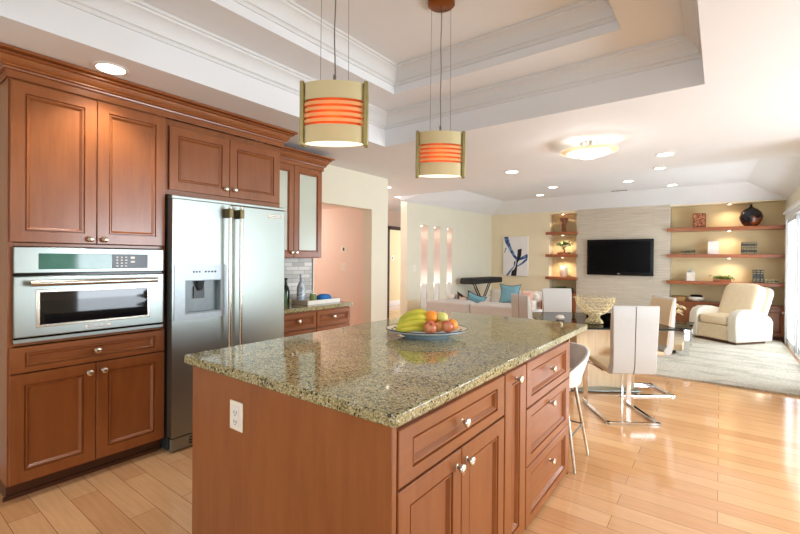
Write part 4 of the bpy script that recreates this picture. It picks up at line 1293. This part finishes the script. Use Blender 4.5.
# ---- wide niche ornaments
t = thing('carved_box', 'upright carved red-brown box on the top shelf above the television side', 'box', (-0.335, SY, 2.046))
bm = NB(); box(bm, -0.105, 0.105, -0.07, 0.07, 0.012, 0.275)
obj('box_body', bm, M['carved'], t, bevel=0.02, w=False, seg=3)
bm = NB(); box(bm, -0.108, 0.108, -0.073, 0.073, 0, 0.02); box(bm, -0.10, 0.10, -0.065, 0.065, 0.268, 0.285)
obj('frame', bm, M['weave'], t, bevel=0.006, w=False)
t = thing('gourd_vase', 'round burnished black and copper gourd vase at the right of the top shelf', 'vase', (0.445, SY - 0.02, 2.046))
bm = NB(); lathe(bm, [(0, 0), (0.085, 0), (0.13, 0.05), (0.165, 0.12), (0.175, 0.18), (0.155, 0.255), (0.10, 0.315), (0.045, 0.345), (0.026, 0.365), (0.02, 0.375), (0, 0.375)], seg=36)
obj('vase_body', bm, M['gourd'], t, w=False, ang=60)
bm = NB(); lathe(bm, [(0.02, 0.37), (0.018, 0.40), (0.026, 0.412), (0.018, 0.412), (0.0, 0.38)], seg=16)
obj('neck', bm, M['black'], t, w=False)
def book(x, w, z, h, d, label, mat=None, grp=None, lying=False, y=SY):
    t = thing('book', label, 'book', (x, y, z), 0, grp)
    bm = NB(); box(bm, -w / 2 + 0.002, w / 2 - 0.002, -d / 2 + 0.004, d / 2 - 0.004, 0.003, h - 0.004)
    obj('pages', bm, M['pages'], t, w=False)
    bm = NB(); box(bm, -w / 2, w / 2, -d / 2, -d / 2 + 0.005, 0, h)
    if lying: box(bm, -w / 2, w / 2, -d / 2, d / 2, 0, 0.003); box(bm, -w / 2, w / 2, -d / 2, d / 2, h - 0.003, h)
    else: box(bm, -w / 2, -w / 2 + 0.003, -d / 2, d / 2, 0, h); box(bm, w / 2 - 0.003, w / 2, -d / 2, d / 2, 0, h)
    obj('cover', bm, mat or M['book'], t, w=False, bevel=0.001)
    bm = NB()
    if lying:
        for q in (-0.3, 0.0, 0.3): box(bm, q * w - 0.004, q * w + 0.004, -d / 2 - 0.0012, -d / 2, 0.004, h - 0.004)
    else:
        for q in (0.12, 0.26, 0.72, 0.88): box(bm, -w / 2 + 0.003, w / 2 - 0.003, -d / 2 - 0.0012, -d / 2, q * h, q * h + 0.007)
    obj('spine_band', bm, M['bookband'], t, w=False, smooth=False)
for i, nm in enumerate(('left', 'middle', 'right')):
    book(-0.60 + i * 0.083, 0.075, 1.531, 0.098, 0.10, f'{nm} of three small dark books at the left of the middle wide shelf', None, 'small dark books on the middle shelf')
t = thing('white_canister', 'white fluted square canister on the middle shelf beside the small dark books', 'canister', (-0.11, SY, 1.531))
bm = NB()
for i in range(7): box(bm, -0.085 + i * 0.0243, -0.085 + i * 0.0243 + 0.021, -0.085, 0.085, 0.0, 0.235)
box(bm, -0.08, 0.08, -0.08, 0.08, 0.01, 0.23)
obj('canister_body', bm, M['porc'], t, bevel=0.004, w=False)
bm = NB(); box(bm, -0.075, 0.075, -0.075, 0.075, 0.235, 0.25)
obj('lid', bm, M['porc'], t, bevel=0.004, w=False)
side = ['first', 'second', 'third', 'fourth', 'fifth', 'sixth']
for i in range(6):
    book(0.325 + i * 0.039, 0.037, 1.531, 0.115, 0.13, f'{side[i]} from left in the lower row of dark books on the middle shelf', None, 'stacked dark books on the middle shelf')
    book(0.325 + i * 0.039, 0.037, 1.647, 0.112, 0.13, f'{side[i]} from left in the upper row of dark books on the middle shelf', None, 'stacked dark books on the middle shelf')
t = thing('white_lantern', 'small white lantern with ring handle on the bottom shelf, left end', 'lantern', (-0.465, SY, 1.011))
bm = NB()
for sx in (-1, 1):
    for sy in (-1, 1): box(bm, sx * 0.055 - 0.008, sx * 0.055 + 0.008, sy * 0.055 - 0.008, sy * 0.055 + 0.008, 0.0, 0.155)
box(bm, -0.065, 0.065, -0.065, 0.065, 0, 0.015); box(bm, -0.065, 0.065, -0.065, 0.065, 0.145, 0.16)
obj('lantern_frame', bm, M['porc'], t, bevel=0.002, w=False)
obj('lantern_glass', box(NB(), -0.05, 0.05, -0.05, 0.05, 0.016, 0.145), M['lace'], t, w=False)
bm = NB(); lathe(bm, [(0.05, 0.16), (0.02, 0.195), (0.0, 0.2)], seg=4); tube(bm, [(0.03 * cos(a * pi / 8), 0, 0.222 + 0.03 * sin(a * pi / 8)) for a in range(17)], 0.004, 6)
obj('handle', bm, M['grey'], t, w=False)
t = thing('succulent_planter', 'shallow brown tray of succulents at the middle of the bottom wide shelf', 'planter', (0.03, SY, 1.011))
bm = NB(); box(bm, -0.14, 0.14, -0.06, 0.06, 0, 0.04)
obj('trough', bm, M['shelf'], t, bevel=0.006, w=False)
bm = NB(); leafy(bm, (0, 0, 0.062), 0.15, 0.05, 0.025, 170, 0.055)
obj('foliage', bm, M['leaf2'], t, w=False)
for i in range(3):
    book(0.505 + i * 0.052, 0.049, 1.011, 0.235, 0.14, f'{side[i]} from the left of three upright dark books on the bottom shelf', None, 'upright dark books on the bottom shelf')
for i in range(4):
    book(0.665 + i * 0.050, 0.047, 1.011, 0.065 - 0.004 * (i % 2), 0.10, f'{side[i]} from left of the tiny dark books at the right end of the bottom shelf', None, 'tiny dark books on the bottom shelf')
t = thing('basket', 'round tan wicker basket on the low cabinet right of the television', 'basket', (-0.655, 10.20, 0.601))
bm = NB(); lathe(bm, [(0, 0), (0.10, 0), (0.12, 0.05), (0.13, 0.09), (0.12, 0.09), (0.10, 0.04), (0, 0.02)], seg=28)
obj('basket_body', bm, M['wicker'], t, w=False)
bm = NB(); tube(bm, [(0.126 * cos(a * pi / 14), 0.126 * sin(a * pi / 14), 0.092) for a in range(29)], 0.006, 6)
obj('rim', bm, M['weave'], t, w=False)
t = thing('two_tone_bowl', 'round white bowl with a black top on the low cabinet beside the wicker basket', 'bowl', (-0.37, 10.17, 0.601))
bm = NB(); lathe(bm, [(0, 0), (0.06, 0), (0.12, 0.035), (0.135, 0.065), (0.115, 0.095), (0, 0.10)], seg=28)
obj('bowl_body', bm, M['bowlw'], t, w=False)
bm = NB(); sq(bm, (0, 0, 0.115), (0.105, 0.09, 0.03), 0.8, 0.9)
obj('black_top', bm, M['black'], t, w=False)

# ---- painting
t = thing('abstract_painting', 'tall white canvas with blue and black brush strokes on the tan wall', 'painting', (-4.03, BY, 1.0))
bm = NB(); box(bm, -4.345, -3.715, BY - 0.04, BY - 0.003, 1.0, 1.965)
obj('canvas', bm, M['canvas'], t, bevel=0.003)
def stroke(pts, mat, name):
    bm = NB()
    vs = [bm.verts.new((-4.345 + 0.63 * u, BY - 0.0415, 1.965 - 0.965 * v)) for u, v in pts]
    bm.faces.new(vs)
    bmesh.ops.solidify(bm, geom=bm.faces[:], thickness=0.001)
    obj(name, bm, mat, t, smooth=False)
stroke([(0.02, 0.0), (0.2, 0.0), (0.30, 0.22), (0.48, 0.45), (0.60, 0.56), (0.56, 0.62), (0.40, 0.50), (0.22, 0.30), (0.08, 0.14)], M['ink'], 'blue_stroke')
stroke([(0.60, 0.33), (0.76, 0.31), (0.74, 0.48), (0.66, 0.60), (0.60, 0.66), (0.54, 0.62), (0.58, 0.5)], M['inkk'], 'black_stroke')
stroke([(0.62, 0.56), (0.80, 0.50), (0.98, 0.44), (1.0, 0.50), (0.98, 0.60), (0.80, 0.70), (0.60, 0.77), (0.58, 0.74), (0.78, 0.65), (0.92, 0.56), (0.80, 0.58), (0.62, 0.62)], M['ink'], 'blue_stroke')
stroke([(0.55, 0.62), (0.60, 0.62), (0.58, 0.78), (0.55, 1.0), (0.33, 1.0), (0.36, 0.88), (0.45, 0.84), (0.52, 0.76)], M['inkk'], 'black_stroke')
stroke([(0.45, 0.64), (0.52, 0.60), (0.50, 0.74), (0.34, 0.88), (0.20, 1.0), (0.12, 1.0), (0.30, 0.84), (0.44, 0.76)], M['ink'], 'blue_stroke')
stroke([(0.10, 0.28), (0.14, 0.29), (0.09, 0.36), (0.06, 0.42), (0.05, 0.40)], M['inkk'], 'black_stroke')

# ---- keyboard on its stand
kang = math.atan2(9.72 - 8.12, 0.10)
t = thing('keyboard_stand', 'electric piano keyboard under a black cover on a folding stand in the corner', 'keyboard', (-4.36, 8.92, 0), kang - pi / 2)
bm = NB(); box(bm, -0.17, 0.17, -0.68, 0.68, 0.855, 0.985)
obj('keyboard_cover', bm, M['blackmat'], t, bevel=0.03, w=False, seg=3)
for s in (-1, 1):
    for y in (-0.14, 0.14):
        bm = NB(); tube(bm, [(0, s * 0.36 + y * 0.3, 0.865), (0, -s * 0.30 + y * 0.3, 0.02)], 0.013, 8)
        obj('leg', bm, M['blackmat'], t, w=False)
for s in (-1, 1):
    bm = NB(); tube(bm, [(-0.2, s * 0.34, 0.014), (0.2, s * 0.34, 0.014)], 0.014, 8)
    obj('foot', bm, M['blackmat'], t, w=False)

# ---- sofas
def RX(a): return Matrix.Rotation(a, 3, 'X')
def sofa(name, label, loc, rz, W, mat, seat_z=0.43, back_h=0.69, n=2, D=0.92, grp=None):
    t = thing(name, label, 'sofa', loc, rz, grp)
    h = W / 2
    bm = NB(); box(bm, -h + 0.02, h - 0.02, -D / 2 + 0.04, D / 2 - 0.02, 0.09, 0.29)
    obj('base', bm, mat, t, bevel=0.02, w=False, seg=3)
    cw = (W - 0.24) / n
    for i in range(n):
        x = -h + 0.12 + cw * (i + 0.5)
        bm = NB(); sq(bm, (x, 0.06, 0.36), (cw / 2 - 0.003, D / 2 - 0.07, 0.08), 0.35, 0.25)
        obj('seat_cushion', bm, mat, t, w=False, ang=80)
        bm = NB(); sq(bm, (x, -D / 2 + 0.26, 0.53), (cw / 2 - 0.003, 0.10, 0.17), 0.4, 0.3, RX(radians(10)))
        obj('back_cushion', bm, mat, t, w=False, ang=80)
    for i in range(2):
        a = -h + 0.02 + (W - 0.04) * i / 2; b = -h + 0.02 + (W - 0.04) * (i + 1) / 2
        bm = NB(); box(bm, a + 0.006, b - 0.006, -D / 2 + 0.02, -D / 2 + 0.18, 0.12, back_h)
        obj('backrest', bm, mat, t, bevel=0.04, w=False, seg=4)
    for s in (-1, 1):
        bm = NB(); box(bm, s * (h - 0.06) - 0.06, s * (h - 0.06) + 0.06, -D / 2 + 0.03, D / 2 - 0.02, 0.09, 0.58)
        obj('arm', bm, mat, t, bevel=0.04, w=False, seg=4)
        for q in (-1, 1):
            bm = NB(); lathe(bm, [(0, 0), (0.02, 0), (0.028, 0.09), (0, 0.09)], (s * (h - 0.1), q * (D / 2 - 0.1), 0), seg=12)
            obj('foot', bm, M['darkwood'], t, w=False)
    return t
sofa('sofa', 'oatmeal fabric sofa with its back turned to the kitchen', (-3.24, 6.62, 0), radians(-1.5), 1.78, M['sofa'], back_h=0.685)
sofa('loveseat', 'white loveseat facing the kitchen below the blue abstract painting', (-3.58, 8.72, 0), pi, 1.30, M['sofaw'], back_h=0.72)
def throw(c, w, h, tilt, yaw, mat, label, roll=0.0, t_=0.13):
    R = Matrix.Rotation(yaw, 3, 'Z') @ Matrix.Rotation(tilt, 3, 'X') @ Matrix.Rotation(roll, 3, 'Y')
    o = one('throw_pillow', pillow(NB(), c, w, h, t_, R), mat, label, 'pillow', c, None, ang=80)
    bm = NB(); n = 12; pts = []
    def P(a, b): return Vector(c) + R @ Vector((a * w / 2 * (1 - 0.20 * (1 - b * b)), 0, b * h / 2 * (1 - 0.20 * (1 - a * a))))
    for i in range(n): pts.append(P(-1 + 2 * i / n, -1))
    for i in range(n): pts.append(P(1, -1 + 2 * i / n))
    for i in range(n): pts.append(P(1 - 2 * i / n, 1))
    for i in range(n + 1): pts.append(P(-1, 1 - 2 * i / n))
    tube(bm, pts, 0.006, 6)
    obj('piping', bm, M['trim'] if mat in (M['teal'], M['brownp']) else mat, o)
throw((-3.56, 8.60, 0.665), 0.46, 0.44, radians(-14), radians(8), M['teal'], 'teal pillow with dark piping upright on the white loveseat')
throw((-3.20, 8.64, 0.605), 0.30, 0.32, radians(-14), radians(-6), M['peachp'], 'peach pillow at the right end of the white loveseat')
throw((-3.42, 6.73, 0.650), 0.34, 0.36, radians(24), radians(12), M['teal'], 'teal pillow showing above the back of the oatmeal sofa', radians(20))
throw((-3.69, 6.74, 0.645), 0.24, 0.32, radians(24), radians(-10), M['brownp'], 'brown and white print pillow beside the teal one on the oatmeal sofa', radians(28))
throw((-3.91, 6.74, 0.645), 0.22, 0.34, radians(24), radians(6), M['sofaw'], 'white pillow at the left end of the oatmeal sofa', radians(12))

# end table with candle, white ottoman
t = thing('end_table', 'small square cherry end table right of the white loveseat', 'table', (-2.66, 8.62, 0))
bm = NB(); box(bm, -0.20, 0.20, -0.20, 0.20, 0.60, 0.63)
obj('tabletop', bm, M['porc'], t, bevel=0.004, w=False)
bm = NB(); box(bm, -0.185, 0.185, -0.185, 0.185, 0.44, 0.60)
obj('apron', bm, M['shelf'], t, bevel=0.003, w=False)
obj('drawer', panel(NB(), -0.17, 0.17, 0.455, 0.59, 0.0, 0.015, 0.02, lambda u, v, d: (u, -0.185 - d, v)), M['shelf'], t, w=False)
for sx in (-1, 1):
    for sy in (-1, 1):
        bm = NB(); box(bm, sx * 0.165 - 0.02, sx * 0.165 + 0.02, sy * 0.165 - 0.02, sy * 0.165 + 0.02, 0, 0.44)
        obj('leg', bm, M['shelf'], t, bevel=0.003, w=False)
bm = NB(); lathe(bm, [(0, 0), (0.05, 0), (0.052, 0.02), (0.042, 0.03), (0.042, 0.11), (0, 0.11)], (-2.62, 8.62, 0.631), seg=18)
o = one('pillar_candle', bm, M['porc'], 'short white pillar candle on the cherry end table', 'candle', (-2.62, 8.62, 0.631))
obj('wick', tube(NB(), [(-2.62, 8.62, 0.741), (-2.62, 8.62, 0.755)], 0.002, 6), M['stem'], o)
t = thing('ottoman', 'white upholstered cube ottoman in front of the cherry end table', 'ottoman', (-2.52, 7.75, 0))
bm = NB(); box(bm, -0.22, 0.22, -0.22, 0.22, 0.04, 0.40)
obj('base', bm, M['sofaw'], t, bevel=0.02, w=False, seg=3)
bm = NB(); sq(bm, (0, 0, 0.43), (0.225, 0.225, 0.05), 0.35, 0.25)
obj('cushion', bm, M['sofaw'], t, w=False)
for sx in (-1, 1):
    for sy in (-1, 1):
        bm = NB(); lathe(bm, [(0, 0), (0.018, 0), (0.02, 0.04), (0, 0.04)], (sx * 0.18, sy * 0.18, 0), seg=10)
        obj('foot', bm, M['darkwood'], t, w=False)

# ---- coffee table and flowers
t = thing('coffee_table', 'low glass coffee table with chrome posts and pale wood base on the rug', 'table', (-0.78, 7.82, 0.022))
bm = NB(); box(bm, -0.46, 0.46, -0.42, 0.42, 0.385, 0.398)
obj('tabletop', bm, M['tableglass'], t, w=False, smooth=False)
bm = NB(); sweep(bm, [(-0.462, -0.422), (0.462, -0.422), (0.462, 0.422), (-0.462, 0.422)], [(0.0, 0.383), (0.004, 0.383), (0.004, 0.400), (0.0, 0.400)], True)
obj('glass_edge', bm, M['glassedge'], t, w=False, smooth=False)
for sx in (-1, 1):
    for sy in (-1, 1):
        bm = NB(); box(bm, sx * 0.40 - 0.035, sx * 0.40 + 0.035, sy * 0.38 - 0.02, sy * 0.38 + 0.02, 0.0, 0.383)
        obj('leg', bm, M['chrome'], t, bevel=0.003, w=False)
bm = NB(); box(bm, -0.35, 0.35, -0.34, 0.34, 0.05, 0.15)
obj('lower_box', bm, M['pale'], t, bevel=0.01, w=False)
for sx in (-1, 1):
    bm = NB(); box(bm, sx * 0.28 - 0.015, sx * 0.28 + 0.015, -0.3, 0.3, 0.0, 0.05)
    obj('runner', bm, M['chrome'], t, w=False)
t = thing('flower_arrangement', 'cream spiky-petalled flowers in a small vase on the coffee table', 'flowers', (-0.58, 7.52, 0.424))
bm = NB(); lathe(bm, [(0, 0), (0.05, 0), (0.065, 0.05), (0.045, 0.12), (0.05, 0.14), (0.04, 0.14), (0, 0.06)], seg=18)
obj('vase', bm, M['bottle'], t, w=False)
for k, (cx, cy, cz) in enumerate(((0.06, -0.03, 0.22), (-0.02, 0.0, 0.30), (0.09, 0.02, 0.30))):
    bm = NB()
    for i in range(16):
        a = 2 * pi * i / 16 + k; b = random.uniform(-0.5, 0.6)
        d = Vector((cos(a) * cos(b), sin(a) * cos(b), sin(b)))
        tube(bm, [Vector((cx, cy, cz)), Vector((cx, cy, cz)) + d * 0.06, Vector((cx, cy, cz)) + d * 0.10 - Vector((0, 0, 0.02))], 0.008, 5, [0.006, 0.009, 0.003])
    f = obj('bloom', bm, M['petal'], t, w=False)
    bm = NB(); tube(bm, [(0, 0, 0.08), (cx * 0.5, cy * 0.5, 0.16), (cx, cy, cz)], 0.004, 6)
    obj('stem', bm, M['leaf'], t, w=False)

# ---- recliner
t = thing('recliner', 'cream leather recliner armchair on the rug beside the glass sliding door', 'armchair', (0.135, 9.39, 0.022), radians(142.3))
bm = NB(); box(bm, -0.36, 0.36, -0.32, 0.34, 0.0, 0.05)
obj('base_frame', bm, M['darkwood'], t, w=False)
bm = NB(); box(bm, -0.27, 0.27, 0.29, 0.385, 0.05, 0.30)
obj('footrest', bm, M['leatherc'], t, bevel=0.025, w=False, seg=3)
bm = NB(); sq(bm, (0, 0.10, 0.375), (0.265, 0.30, 0.085), 0.4, 0.3)
obj('seat_cushion', bm, M['leatherc'], t, w=False, ang=80)
for s in (-1, 1):
    bm = NB(); prof = [(0.40, 0.04), (0.415, 0.30), (0.40, 0.46), (0.34, 0.535), (0.22, 0.575), (0.05, 0.575), (-0.15, 0.535), (-0.36, 0.44), (-0.42, 0.36), (-0.40, 0.04)]
    A = [bm.verts.new((s * 0.265, y, z)) for y, z in prof]; B = [bm.verts.new((s * 0.425, y, z)) for y, z in prof]
    for i in range(len(prof)):
        j = (i + 1) % len(prof)
        bm.faces.new((A[i], A[j], B[j], B[i]))
    bm.faces.new(A); bm.faces.new(B)
    obj('arm', bm, M['armleather'], t, bevel=0.03, w=False, ang=60, seg=4)
bm = NB(); sq(bm, (0, -0.275, 0.65), (0.30, 0.115, 0.345), 0.35, 0.3, RX(radians(22)))
obj('backrest', bm, M['leatherc'], t, w=False, ang=80)
bm = NB(); sq(bm, (0, -0.43, 0.585), (0.33, 0.045, 0.37), 0.3, 0.25, RX(radians(24)))
obj('back_shell', bm, M['armleather'], t, w=False, ang=80)

t = thing('ceiling_vent', 'slim white air vent in the raised living-room ceiling', 'vent', (-1.62, 9.40, 2.80))
obj('vent_frame', box(NB(), -0.16, 0.16, -0.05, 0.05, -0.012, -0.001), M['white'], t, w=False, bevel=0.003)
bm = NB()
for q in (-0.03, -0.01, 0.01, 0.03): box(bm, -0.145, 0.145, q - 0.004, q + 0.004, -0.014, -0.011)
obj('vent_slot', bm, M['darkgrey'], t, w=False, smooth=False)
# ---- slots of the living-room wall
for i, (a, b) in enumerate(slots):
    nm = ('first slot from the hall', 'middle slot', 'slot nearest the corner')[i]
    one('niche_plinth', box(NB(), LX - 0.148, LX - 0.02, a + 0.055, b - 0.012, SZ0 + 0.001, 0.90), M['porc'], f'white block standing in the {nm} of the cream wall', 'plinth', (LX - 0.08, (a + b) / 2, SZ0), 'white blocks in the wall slots', bevel=0.004)
    puck(LX - 0.07, (a + b) / 2, SZ1, f'small puck light topping the {nm} in the cream wall', 'puck lights in the wall slots', 1.0, (0, 0, -1))
    lamp('slot_uplight', 'POINT', (LX - 0.03, a + 0.03, 0.95), 0.9, SOFT, None, 0.015)

# switches and thermostats
def plate(name, label, cat, loc, axis, w, h, lit=None, holes=1):
    t = thing(name, label, cat, loc)
    bm = NB()
    if axis == 'x': box(bm, 0.0005, 0.008, -w / 2, w / 2, -h / 2, h / 2)
    else: box(bm, -w / 2, w / 2, -0.008, -0.0005, -h / 2, h / 2)
    obj('cover_plate', bm, M['plastic'], t, w=False, bevel=0.002)
    bm = NB()
    for i in range(holes):
        c = (i - (holes - 1) / 2) * 0.045
        if axis == 'x': box(bm, 0.008, 0.012, c - 0.014, c + 0.014, -h * 0.28, h * 0.28)
        else: box(bm, c - 0.014, c + 0.014, -0.012, -0.008, -h * 0.28, h * 0.28)
    obj('rocker' if cat == 'switch' else 'display', bm, M['white'] if cat == 'switch' else M['darkgrey'], t, w=False)
plate('thermostat', 'white thermostat on the peach-lit alcove wall', 'thermostat', (-4.375, 4.45, 1.53), 'y', 0.12, 0.085)
plate('light_switch', 'pale light switch below the thermostat on the peach-lit alcove wall', 'switch', (-4.375, 4.45, 1.27), 'y', 0.10, 0.12, None, 2)
plate('light_switch', 'white switch plate on the cream wall beside the lit slots', 'switch', (LX, 6.66, 1.22), 'x', 0.12, 0.12, None, 2)
plate('thermostat', 'dark-faced control on the far wall seen through the hall doorway', 'thermostat', (-7.8, 9.98, 1.42), 'x', 0.12, 0.14)
# fixtureless point lights: alcove lamp inferred from its glow, hall and far-room fills added
lamp('alcove_lamp', 'POINT', (-5.2, 3.7, 1.8), 10, SOFT, None, 0.1)
lamp('hall_fill', 'POINT', (-5.6, 5.3, 2.2), 26, SOFT, None, 0.1)
lamp('far_room_fill', 'POINT', (-7.0, 9.9, 1.9), 3, SOFT, None, 0.1)
